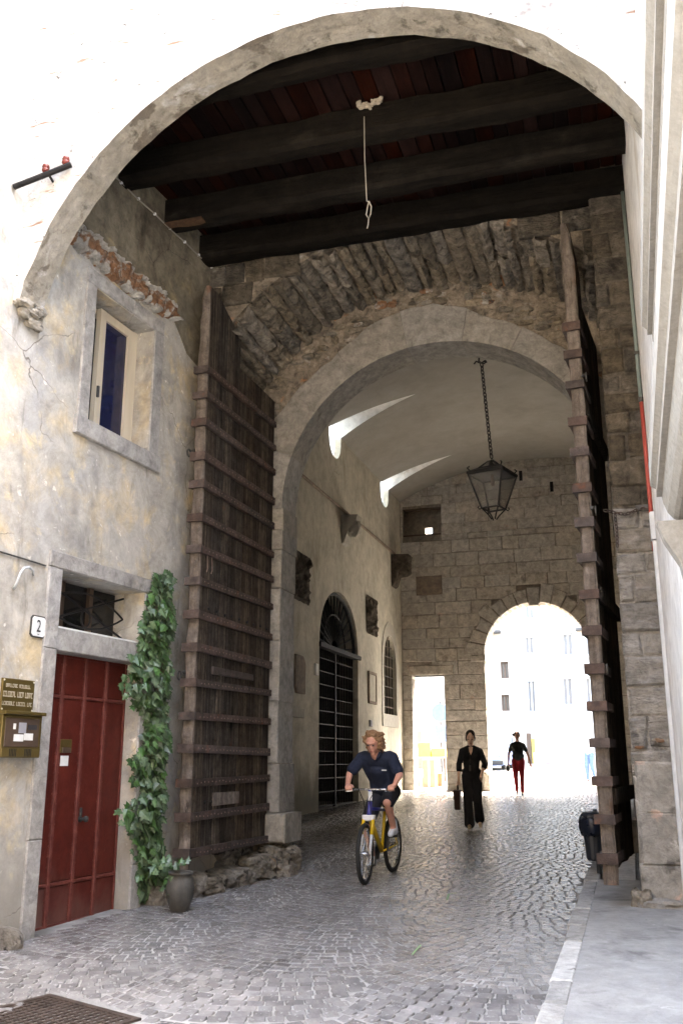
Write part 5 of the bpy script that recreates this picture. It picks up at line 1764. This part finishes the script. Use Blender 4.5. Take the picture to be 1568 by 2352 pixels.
# local frame shared with the bike: x image right, y = forward from mid wheelbase, z above ground
ob = V((RWP.x+FWP.x)/2, (RWP.y+FWP.y)/2, gz((RWP.y+FWP.y)/2))
P = local(ob, hd_)
def Q(t, z, x): return P(x, t-.525, z)
hip, sho, nck, hdc = (.25, .955), (.60, 1.345), (.665, 1.42), (.745, 1.515)
skn, top_, shr = [], [], []
hp, hfun, hrx = head_prims(P, (0.0, hdc[0]-.525, hdc[1]), 1.04, .55)
skn += hp
skn += [('c', Q(*nck, 0), Q(.71, 1.46, 0), .058, .055), ('c', Q(.60, 1.36, 0), Q(*nck, 0), .075, .06)]
skn += [('c', Q(.56, 1.33, -.17), Q(.40, 1.14, 0), .06, .10), ('c', Q(.56, 1.33, .17), Q(.40, 1.14, 0), .06, .10), ('c', Q(.40, 1.14, 0), Q(.27, .98, 0), .11, .12), ('c', Q(.58, 1.33, -.17), Q(.58, 1.33, .17), .06, .06)]
for sx, elb, wr in ((-1, (.66, 1.16, -.315), (.80, 1.035, -.29)), (1, (.67, 1.15, .30), (.80, 1.035, .275))):
    s_ = (.585, 1.335, sx*.195)
    skn += [('c', Q(*s_), Q(*elb), .052, .042), ('c', Q(*elb), Q(*wr), .043, .029)]
    # hand closed over the grip
    hx = sx*.255
    skn += [('e', Q(.825, 1.025, hx), (.045, .042, .026), rotm(P))]
    for k in range(4):
        x = hx+sx*(.034-k*.022)
        skn += [('c', Q(.835, 1.035, x), Q(.868, 1.022, x), .0105, .0105), ('c', Q(.868, 1.022, x), Q(.868, .992, x), .0105, .010), ('c', Q(.868, .992, x), Q(.845, .978, x), .010, .009)]
    skn += [('c', Q(.80, 1.02, hx-sx*.03), Q(.835, .998, hx-sx*.055), .013, .011), ('c', Q(.835, .998, hx-sx*.055), Q(.852, .985, hx-sx*.04), .011, .009)]
for sx, kn, an, toe in ((-1, (.60, .585, -.13), (.40, .225, -.125), (.51, .155, -.125)), (1, (.64, .845, .14), (.36, .545, .125), (.47, .495, .125))):
    skn += [('c', Q(.27, .95, sx*.09), Q(*kn), .085, .058), ('c', Q(*kn), Q(*an), .056, .036), ('c', Q(*an), Q(*toe), .036, .03)]
body = fuse('body', skn, 'skin', cyc, .009, 4)
face_bits(hfun, hrx, 1.04, body)
top_ = [('c', Q(.59, 1.345, -.16), Q(.59, 1.345, .16), .072, .072), ('c', Q(.57, 1.34, -.15), Q(.36, 1.09, -.065), .088, .105), ('c', Q(.57, 1.34, .15), Q(.36, 1.09, .065), .088, .105), ('c', Q(.48, 1.22, 0), Q(.30, 1.0, 0), .14, .135), ('c', Q(.56, 1.33, -.05), Q(.56, 1.33, .05), .10, .10), ('c', Q(.40, 1.10, -.07), Q(.38, 1.02, -.06), .09, .10), ('c', Q(.40, 1.10, .07), Q(.38, 1.02, .06), .09, .10)]
for sx, elb in ((-1, (.66, 1.16, -.315)), (1, (.67, 1.15, .30))):
    s_ = V(.585, 1.34, sx*.19)
    e_ = V(*elb)
    mid = s_.lerp(e_, .72)
    top_ += [('c', Q(*s_), Q(*mid), .074, .073)]
fuse('shirt', top_, 'navy_cloth', cyc, .010, 5)
for sx in (-1, 1): one('collar', 'navy_cloth', cyc, 'tube', [Q(.60, 1.44, sx*.06), Q(.66, 1.415, sx*.072), Q(.695, 1.36, sx*.055), Q(.69, 1.30, sx*.018)], [.014, .018, .018, .008], 8, smooth=True)
one('pocket_pen', 'paper', cyc, 'cbox', Fr(Q(.655, 1.20, .11), axx, V(0, 0, 1), hd_), -.03, .03, -.004, .008, 0, .006, ch=.002)
shr = [('e', Q(.25, .95, 0), (.165, .155, .12), rotm(P))]
for sx, kn in ((-1, (.60, .585, -.13)), (1, (.64, .845, .14))):
    k_ = V(*kn)
    h_ = V(.27, .95, sx*.09)
    shr += [('c', Q(*h_), Q(*h_.lerp(k_, .90)), .105, .086)]
fuse('shorts', shr, 'shorts_cloth', cyc, .010, 5)
for sx, an, toe in ((-1, (.40, .225, -.125), (.53, .145, -.125)), (1, (.36, .545, .125), (.49, .485, .125))):
    a_, t_ = V(*an), V(*toe)
    fuse('shoe', [('c', Q(*(a_+V(-.02, -.02, 0))), Q(*(a_+V(.0, .07, 0))), .046, .042), ('c', Q(*(a_+V(-.03, -.045, 0))), Q(*t_), .042, .036), ('c', Q(*(a_+V(.03, -.03, 0))), Q(*t_), .045, .036)], 'shoe_white', cyc, .010, 3)
# wind-blown curls
hr = random.Random(13)
hairp = [('e', hfun(0, -.035, .05), (.086, .10, .085), hrx), ('e', hfun(.03, -.07, 0), (.085, .075, .10), hrx)]
for i in range(120):
    side = hr.choice((-1, 1, 1))
    b = V(side*hr.uniform(.05, .085), hr.uniform(-.08, .03), hr.uniform(-.07, .09))
    e_ = b+V(side*hr.uniform(.0, .03)+.008, hr.uniform(-.04, .01), hr.uniform(-.05, .02))
    e2 = e_+V(side*hr.uniform(-.015, .025)+.006, hr.uniform(-.03, .02), hr.uniform(-.045, .01))
    w_ = hr.uniform(.008, .014)
    hairp += [('c', hfun(*b), hfun(*e_), w_*1.3, w_), ('c', hfun(*e_), hfun(*e2), w_, w_*.55)]
for i in range(14):
    b = V(hr.uniform(-.06, .06), hr.uniform(-.04, .05), .11)
    e_ = b+V(hr.uniform(-.04, .06), hr.uniform(-.05, .02), hr.uniform(-.01, .025))
    hairp.append(('c', hfun(*b), hfun(*e_), .018, .010))
fuse('hair', hairp, 'hair_blond', cyc, .006, 1)

# ---- walking people
def walker(label, base, fwd, H, spec):
    t_ = thing('person', label, 'person', base)
    s = H/1.66
    P = local(base, fwd)
    S_ = lambda x, y, z: P(x*s, y*s, z*s)
    skn = []
    hp, hf, hx = head_prims(S_, spec.get('head', (0, .03, 1.545)), 1.0, spec.get('pitch', .1))
    hp = [(p[0], p[1], tuple(q*s for q in p[2]), p[3]) for p in hp]
    skn += hp
    hc = spec.get('head', (0, .03, 1.545))
    skn += [('c', S_(0, -.01, 1.37), S_(hc[0]*.7, hc[1]-.02, hc[2]-.07), .05*s, .046*s), ('c', S_(-.13, -.01, 1.30), S_(0, -.01, 1.33), .036*s, .044*s), ('c', S_(.13, -.01, 1.30), S_(0, -.01, 1.33), .036*s, .044*s), ('c', S_(-.06, -.01, 1.25), S_(-.05, 0, 1.05), .078*s, .078*s), ('c', S_(.06, -.01, 1.25), S_(.05, 0, 1.05), .078*s, .078*s), ('e', S_(0, -.01, .92), (.15*s, .11*s, .12*s), rotm(P))]
    for sx in (-1, 1):
        sh_ = V(sx*.155, 0, 1.305)
        el, wr, hdir, curl = spec['arm'][sx]
        el, wr = V(*el), V(*wr)
        skn += [('c', S_(*sh_), S_(*el), .046*s, .036*s), ('c', S_(*el), S_(*wr), .036*s, .025*s)]
        if hdir is not None: skn += hand(S_, wr, hdir, curl, sx)
        kn, an, toe = spec['leg'][sx]
        skn += [('c', S_(sx*.085, 0, .88), S_(*kn), .082*s, .056*s), ('c', S_(*kn), S_(*an), .055*s, .034*s), ('c', S_(*an), S_(*toe), .034*s, .027*s)]
    bd = fuse('body', skn, spec['skin'], t_, .010, 4)
    face_bits(hf, hx, s, bd)
    # top
    tp = [('c', S_(-.13, 0, 1.315), S_(-.03, 0, 1.355), .056*s, .058*s), ('c', S_(.13, 0, 1.315), S_(.03, 0, 1.355), .056*s, .058*s), ('c', S_(-.07, .0, 1.27), S_(-.05, 0, 1.06), .093*s, .088*s), ('c', S_(.07, .0, 1.27), S_(.05, 0, 1.06), .093*s, .088*s), ('c', S_(0, 0, 1.06), S_(0, 0, .97), .125*s, .135*s), ('e', S_(-.07, .055, 1.215), (.07*s, .065*s, .07*s), rotm(P)), ('e', S_(.07, .055, 1.215), (.07*s, .065*s, .07*s), rotm(P)), ('e', S_(0, 0, spec.get('hem', .93)+.06), (.168*s, .125*s, .10*s), rotm(P))]
    for sx in (-1, 1):
        sh_ = V(sx*.155, 0, 1.305)
        el, wr = V(*spec['arm'][sx][0]), V(*spec['arm'][sx][1])
        k = spec['sleeve']
        if k <= 1: tp.append(('c', S_(*sh_), S_(*sh_.lerp(el, k)), .055*s, .051*s))
        else:
            tp.append(('c', S_(*sh_), S_(*el), .055*s, .050*s))
            tp.append(('c', S_(*el), S_(*el.lerp(wr, k-1)), .054*s, .05*s))
    fuse('top', tp, spec['top'], t_, .011, 5)
    # neckline: skin coloured V laid in the opening
    if spec.get('vneck'):
        vv_ = MB()
        pts = [S_(-.036, .062, 1.375), S_(.036, .062, 1.375), S_(.026, .100, 1.30), S_(.0, .124, 1.235), S_(-.026, .100, 1.30)]
        vv_.v += pts+[p-(P(0, 1, 0)-P(0, 0, 0))*.03 for p in pts]
        vv_.f += [(0, 1, 2, 3, 4), (9, 8, 7, 6, 5)]+[(k, (k+1) % 5, 5+(k+1) % 5, 5+k) for k in range(5)]
        vv_.build('neckline', spec['skin'], t_)
    tr = [('e', S_(0, -.01, .93), (.165*s, .125*s, .13*s), rotm(P)), ('c', S_(0, 0, .95), S_(0, 0, 1.02), .125*s, .118*s)]
    for sx in (-1, 1):
        kn, an, toe = spec['leg'][sx]
        w = spec['flare']
        tr += [('c', S_(sx*.085, 0, .88), S_(*kn), .096*s, w[0]*s), ('c', S_(*kn), S_(*V(*kn).lerp(V(*an), spec.get('tl', .96))), w[0]*s, w[1]*s)]
    fuse('trousers', tr, spec['trousers'], t_, .011, 4)
    for sx in (-1, 1):
        kn, an, toe = [V(*q) for q in spec['leg'][sx]]
        fuse('shoe', [('c', S_(*(an+V(0, -.02, -.015))), S_(*toe), .040*s, .032*s), ('c', S_(*(an+V(0, -.03, -.035))), S_(*(an+V(0, .03, -.03))), .036*s, .036*s)], spec['shoe'], t_, .011, 3)
    hair = []
    for q in spec['hair']:
        if q[0] == 'e': hair.append(('e', hf(*q[1]), tuple(w*s for w in q[2]), hx))
        else: hair.append(('c', hf(*q[1]), hf(*q[2]), q[3]*s, q[4]*s))
    fuse('hair', hair, spec['hairmat'], t_, .009, 3)
    return t_, S_, P
wb = PG(1087, 1906)
tocam = (-wb.x*.75, -wb.y)
wsp = dict(skin='skin_pale', top='black_cloth', trousers='black_cloth', shoe='shoe_beige', hairmat='hair_dark', sleeve=1.35, flare=(.078, .092), vneck=True, pitch=.45, head=(.0, .05, 1.53), hem=.90,
    arm={-1: ((-.215, -.02, 1.08), (-.225, .03, .84), (-.02, .05, -1), .9), 1: ((.235, -.04, 1.09), (.175, .10, .93), (-.25, .05, -1), .5)},
    leg={-1: ((-.075, .10, .475), (-.06, .10, .095), (-.06, .25, .045)), 1: ((.085, .03, .47), (.10, -.20, .16), (.115, -.09, .055))},
    hair=[('e', (0, -.035, .048), (.080, .092, .080)), ('e', (0, -.075, -.02), (.072, .05, .075)), ('c', (-.05, .03, .095), (-.076, .015, .0), .020, .014), ('c', (.05, .03, .095), (.076, .015, .0), .020, .014), ('c', (-.076, .0, .0), (-.07, -.02, -.06), .016, .012), ('c', (.076, .0, .0), (.07, -.02, -.06), .016, .012)])
wt, WS, WP = walker('woman in black cardigan and wide trousers looking down beside her briefcase', wb, tocam, 1.68, wsp)
# pendant
one('pendant', 'iron_grey', wt, 'cbox', Fr(WS(-.02, .14, 1.02), WP(1, 0, 0)-WP(0, 0, 0), V(0, 0, 1), WP(0, 1, 0)-WP(0, 0, 0)), -.016, .016, -.05, .05, 0, .012, ch=.004)
one('cord', 'ink', wt, 'tube', [WS(-.05, .115, 1.33), WS(-.02, .155, 1.2), WS(-.02, .15, 1.07), WS(-.015, .155, 1.2), WS(.05, .115, 1.33)], .003, 5)
bc = thing('briefcase', 'dark brown leather briefcase held by the woman in black', 'briefcase', WS(-.235, .05, .28))
fbc = Fr(WS(-.255, .05, 0), (WP(0, 1, 0)-WP(0, 0, 0)), V(0, 0, 1), WP(-1, 0, 0)-WP(0, 0, 0))
zc = .36*1.0
one('case', 'leather_brown', bc, 'cbox', Fr(WS(-.205, .05, 0), WP(0, 1, 0)-WP(0, 0, 0), V(0, 0, 1), WP(-1, 0, 0)-WP(0, 0, 0)), -.21, .21, .34, .66, -.0, .10, ch=.015)
one('flap', 'leather_brown', bc, 'cbox', Fr(WS(-.205, .05, 0), WP(0, 1, 0)-WP(0, 0, 0), V(0, 0, 1), WP(-1, 0, 0)-WP(0, 0, 0)), -.214, .214, .50, .668, .095, .112, ch=.008)
one('grip', 'leather_brown', bc, 'tube', [WS(-.245, -.06, .66), WS(-.245, -.04, .715), WS(-.245, .05, .735), WS(-.245, .14, .715), WS(-.245, .16, .66)], .011, 8)
for y_ in (-.08, .18): one('buckle', 'chrome', bc, 'cbox', Fr(WS(-.205, y_, 0), WP(0, 1, 0)-WP(0, 0, 0), V(0, 0, 1), WP(-1, 0, 0)-WP(0, 0, 0)), -.012, .012, .49, .54, .11, .118, ch=.003)
rbp = PG(1193, 1828)
rsp = dict(skin='skin_dark', top='charcoal_cloth', trousers='red_cloth', shoe='shoe_black', hairmat='hair_brown', sleeve=.6, flare=(.064, .05), pitch=.05, tl=.93, hem=.96,
    arm={-1: ((-.24, -.05, 1.08), (-.26, .0, .85), (-.03, .1, -1), .8), 1: ((.25, -.06, 1.08), (.31, -.06, .85), (.15, .0, -1), .3)},
    leg={-1: ((-.08, .05, .475), (-.07, -.12, .13), (-.07, .0, .05)), 1: ((.085, .09, .475), (.08, .12, .09), (.085, .25, .04))},
    hair=[('e', (0, -.035, .045), (.078, .09, .078)), ('e', (-.085, -.06, .03), (.05, .045, .045)), ('c', (-.04, .06, .08), (-.078, .0, -.01), .018, .012), ('c', (.04, .06, .08), (.078, .0, -.01), .018, .012)])
rt_, RS, RP_ = walker('woman in dark top and red trousers walking through the far arch', rbp, (-rbp.x*.5, -rbp.y), 1.68, rsp)
bg_ = thing('handbag', 'small black bag in the hand of the woman in red trousers', 'handbag', RS(-.27, .02, .62))
one('pouch', 'shoe_black', bg_, 'ell', RS(-.275, .02, .70), (.055, .07, .085), None, 12, 8, smooth=True)
one('strap', 'shoe_black', bg_, 'tube', [RS(-.275, -.03, .76), RS(-.265, .0, .82), RS(-.275, .06, .76)], .006, 6)
mp = PG(1357, 1797)
msp = dict(skin='skin', top='white_cloth', trousers='denim', shoe='shoe_black', hairmat='hair_brown', sleeve=.6, flare=(.075, .065), pitch=.0, hem=.94,
    arm={-1: ((-.24, -.03, 1.07), (-.26, .05, .82), (-.03, .1, -1), .5), 1: ((.24, -.04, 1.07), (.25, .06, .82), (.03, .1, -1), .5)},
    leg={-1: ((-.09, .06, .475), (-.08, .04, .09), (-.09, .18, .04)), 1: ((.09, .05, .475), (.09, -.15, .12), (.10, -.03, .05))},
    hair=[('e', (0, -.02, .04), (.08, .095, .08))])
walker('man in white shirt and blue jeans beyond the far arch', mp, (-.4, -1), 1.74, msp)

# ------------------------------------------------------------------ beyond the tower
YH = 56.0
fb = thing('far_building', 'pale plastered building with rows of windows across the square', 'building', (-3, YH, 1.4))
FH = Fr((0, YH, 0), (1, 0, 0), (0, 0, 1), (0, -1, 0))
def hx_(x, y):
    p = PY(x, y, YH)
    return p.x, p.z
wins = []
for x0, y0, x1, y1, kind in ((1148, 1520, 1168, 1558, 0), (1150, 1596, 1170, 1633, 0), (1203, 1462, 1226, 1502, 1), (1208, 1562, 1232, 1636, 1), (1289, 1556, 1317, 1620, 1), (1342, 1556, 1368, 1620, 1), (1289, 1455, 1317, 1505, 1), (1342, 1455, 1368, 1505, 1), (1060, 1520, 1085, 1558, 1), (1060, 1596, 1085, 1633, 1), (1203, 1380, 1226, 1420, 1), (1289, 1380, 1317, 1420, 1)):
    a0, b1_ = hx_(x0, y0)
    a1, b0_ = hx_(x1, y1)
    wins.append((a0, a1, b0_, b1_, kind))
m = MB()
m.wall(FH, -26, 30, .5, 26, -1, 0, [rect_hole(a0, a1, b0_, b1_) for a0, a1, b0_, b1_, k in wins])
m.build('wall', 'far_plaster', fb)
for a0, a1, b0_, b1_, k in wins:
    fm = MB()
    t = .08
    for q in ((a0, a0+t, b0_, b1_), (a1-t, a1, b0_, b1_), (a0+t, a1-t, b1_-t, b1_), (a0+t, a1-t, b0_, b0_+t)): fm.box(FH, *q, -.25, -.15)
    fm.box(FH, (a0+a1)/2-.04, (a0+a1)/2+.04, b0_+t, b1_-t, -.24, -.16)
    w_ = fm.build('window', 'far_frame' if k else 'dark_wood', fb)
    one('pane', 'far_glass' if k else 'far_glass_dark', w_, 'box', FH, a0, a1, b0_, b1_, -.30, -.26)
    one('sill', 'far_stone', w_, 'box', FH, a0-.1, a1+.1, b0_-.12, b0_-.005, -.05, .10)
    if k: one('window_hood', 'far_stone', w_, 'box', FH, a0-.1, a1+.1, b1_+.1, b1_+.22, -.02, .12)
a0, b1_ = hx_(1222, 1688); a1, b0_ = hx_(1345, 1728)
one('shop_shutter', 'shutter_beige', fb, 'cbox', FH, a0, a1, b0_, b1_, 0, .06, ch=.02)
one('shop_plinth', 'pink_stone', fb, 'cbox', FH, a0, a1, gz(56), b0_-.01, 0, .12, ch=.02)
a0, b1_ = hx_(1208, 1684); a1, _ = hx_(1219, 1700)
one('shop_door', 'dark_wood', fb, 'cbox', FH, a0, a1, gz(56), b1_, -.0, .05, ch=.02)
one('shop_door', 'crate_yellow', fb, 'cbox', FH, a1+.02, a1+.22, gz(56), b1_-.3, 0, .08, ch=.02)
for x0, x1, y_ in ((1120, 1150, 1456), (1322, 1350, 1450)):
    a0, b_ = hx_(x0, y_); a1, _ = hx_(x1, y_)
    one('awning_bar', 'iron_grey', fb, 'box', FH, a0, a1, b_, b_+.14, 0, .5)
for x0, x1, y0, y1 in ((1130, 1142, 1695, 1735), (1170, 1182, 1690, 1740)):
    a0, b1_ = hx_(x0, y0); a1, _ = hx_(x1, y1)
    w_ = one('shop_window', 'far_frame', fb, 'box', FH, a0, a1, gz(56)+.2, b1_, .0, .04)
    one('pane', 'far_glass', w_, 'box', FH, a0+.06, a1-.06, gz(56)+.3, b1_-.1, .04, .05)
# parked car, half hidden by the arch jamb
cp_ = PY(1142, 1770, 46)
car = thing('parked_car', 'blue car parked across the square beyond the arch', 'car', (cp_.x, 46, gz(46)))
fc = Fr((cp_.x-.35, 46, gz(46)), (1, 0, 0), (0, 0, 1), (0, -1, 0))
side = [(-.1, .32), (.0, .18), (3.9, .18), (4.02, .4), (3.95, .72), (3.2, .86), (2.75, 1.32), (2.5, 1.40), (1.0, 1.40), (.35, .92), (.0, .82)]
fs_ = Fr((cp_.x-.35, 46-1.2, gz(46)), (0, 1, 0), (0, 0, 1), (1, 0, 0))
m = MB()
m.poly(fs_, side, -.82, .82, ch=.12)
m.build('body', 'car_blue', car)
one('windscreen', 'dark_glass', car, 'box', Fr((cp_.x-.35, 46-1.2+.66, gz(46)+1.15), (1, 0, 0), V(0, .66, .5).normalized(), V(0, -.5, .66).normalized()), -.62, .62, -.28, .26, .0, .03)
for x_ in (-.6, .6): one('headlight', 'chrome', car, 'ell', (cp_.x-.35+x_, 46-1.25, gz(46)+.68), (.14, .06, .08), None, 10, 7)
one('bumper', 'rubber', car, 'cbox', fc, -.8, .8, .22, .42, 1.22, 1.34, ch=.04)
for x_ in (-.72, .72):
    for y_ in (-.5, 2.0):
        w_ = one('wheel', 'rubber', car, 'lathe', (cp_.x-.35+x_-.1, 46+y_, gz(46)+.31), (1, 0, 0), [(.28, 0), (.31, .03), (.31, .17), (.28, .2)], 18)
        one('hubcap', 'chrome', w_, 'lathe', (cp_.x-.35+x_-.11, 46+y_, gz(46)+.31), (1, 0, 0), [(.17, 0), (.17, .22)], 14)
# things seen through the narrow doorway
for i, (px, py, w, d, h, mt, lb) in enumerate(((988, 1808, .38, .4, .85, 'cardboard', 'tall cardboard box standing beyond the narrow doorway'), (970, 1806, .35, .4, .30, 'cardboard', 'low cardboard box beside the tall one beyond the doorway'), (1005, 1806, .36, .4, .42, 'brick_red', 'reddish box stacked beyond the narrow doorway'))):
    g = PG(px, py)
    bx_ = thing('box', lb, 'box', g)
    f_ = Fr(g, (1, 0, 0), (0, 1, 0), (0, 0, 1))
    one('carton', mt, bx_, 'cbox', f_, -w/2, w/2, -d/2, d/2, 0, h, ch=.015)
    one('tape', 'paper', bx_, 'box', f_, -.03, .03, -d/2-.004, -d/2, .02, h-.04)
g = PG(980, 1795)
st = thing('market_stall', 'yellow crates on a trestle stand beyond the narrow doorway', 'stand', g)
f_ = Fr(g, (1, 0, 0), (0, 1, 0), (0, 0, 1))
for a in (-.7, .7):
    for b in (-.25, .25): one('leg', 'dark_wood', st, 'box', f_, a-.03, a+.03, b-.03, b+.03, 0, .8)
one('board', 'cardboard', st, 'cbox', f_, -.85, .85, -.35, .35, .8, .85, ch=.01)
for i in range(3): one('crate', 'crate_yellow', st, 'cbox', f_, -.8+i*.52, -.32+i*.52, -.25, .25, .851, 1.15+.2*(i % 2), ch=.02)
g = PG(1015, 1793)
sg_ = thing('round_sign', 'round blue traffic sign on a post beyond the narrow doorway', 'sign', g)
sp_ = PY(1013, 1637, g.y)
one('post', 'iron_grey', sg_, 'tube', [g, V(g.x, g.y, sp_.z+.4)], .035, 8)
one('disc', 'sign_blue', sg_, 'lathe', V(g.x, g.y-.05, sp_.z), (0, -1, 0), [(.32, 0), (.32, .02)], 24)
one('text_board', 'sign_blue', sg_, 'box', Fr((g.x, g.y-.04, sp_.z-.75), (1, 0, 0), (0, 0, 1), (0, -1, 0)), -.2, .2, -.3, .3, 0, .02)
sb_ = thing('side_building', 'pale building at the left of the square beyond the doorway', 'building', (-14, 48, 1.2))
m = MB()
m.box(WORLD, -30, -10.2, 47, 60, .8, 14)
m.build('wall', 'far_plaster', sb_)
one('brick_base', 'brick_red', sb_, 'cbox', Fr((0, 47, 0), (1, 0, 0), (0, 0, 1), (0, -1, 0)), -30, -10.1, .9, 3.0, -.2, .06, ch=.03)
for x_ in (-12.2, -15, -18):
    w_ = one('window', 'far_frame', sb_, 'cbox', Fr((0, 47, 0), (1, 0, 0), (0, 0, 1), (0, -1, 0)), x_, x_+1.1, 4.4, 6.2, -.1, .04, ch=.02)
    one('pane', 'far_glass', w_, 'box', Fr((0, 47, 0), (1, 0, 0), (0, 0, 1), (0, -1, 0)), x_+.1, x_+1.0, 4.5, 6.1, .04, .05)

# unseen house added behind the camera to cut the light reaching under the archway
hb = thing('light_block_house', 'unseen rendered house added behind the camera to block low skylight', 'house', (-3, -6, -.2))
FO = Fr((0, -6, 0), (1, 0, 0), (0, 0, 1), (0, 1, 0))
ow = [rect_hole(x_, x_+1.1, z_, z_+1.7) for x_ in (-12, -9, -6, -3, 0, 3, 6) for z_ in (1.0, 4.2, 7.4, 10.6)]
m = MB()
m.wall(FO, -15, 10, -.5, 16, -.5, 0, ow)
m.build('wall', 'brown_render', hb)
for h_ in ow:
    a, z_ = h_['top'][0][0], h_['bot']
    w_ = one('window', 'far_frame', hb, 'box', FO, a, a+1.1, z_, z_+1.7, -.3, -.25)
    one('pane', 'far_glass_dark', w_, 'box', FO, a+.08, a+1.02, z_+.08, z_+1.62, -.25, -.24)
    one('sill', 'far_stone', w_, 'box', FO, a-.1, a+1.2, z_-.1, z_-.003, -.1, .1)
one('roof', 'brick_red', hb, 'poly', Fr((-15.3, -6, 0), (0, 1, 0), (0, 0, 1), (1, 0, 0)), [(.6, 16.0), (-4, 18.2), (-9, 16.0)], 0, 25.6)
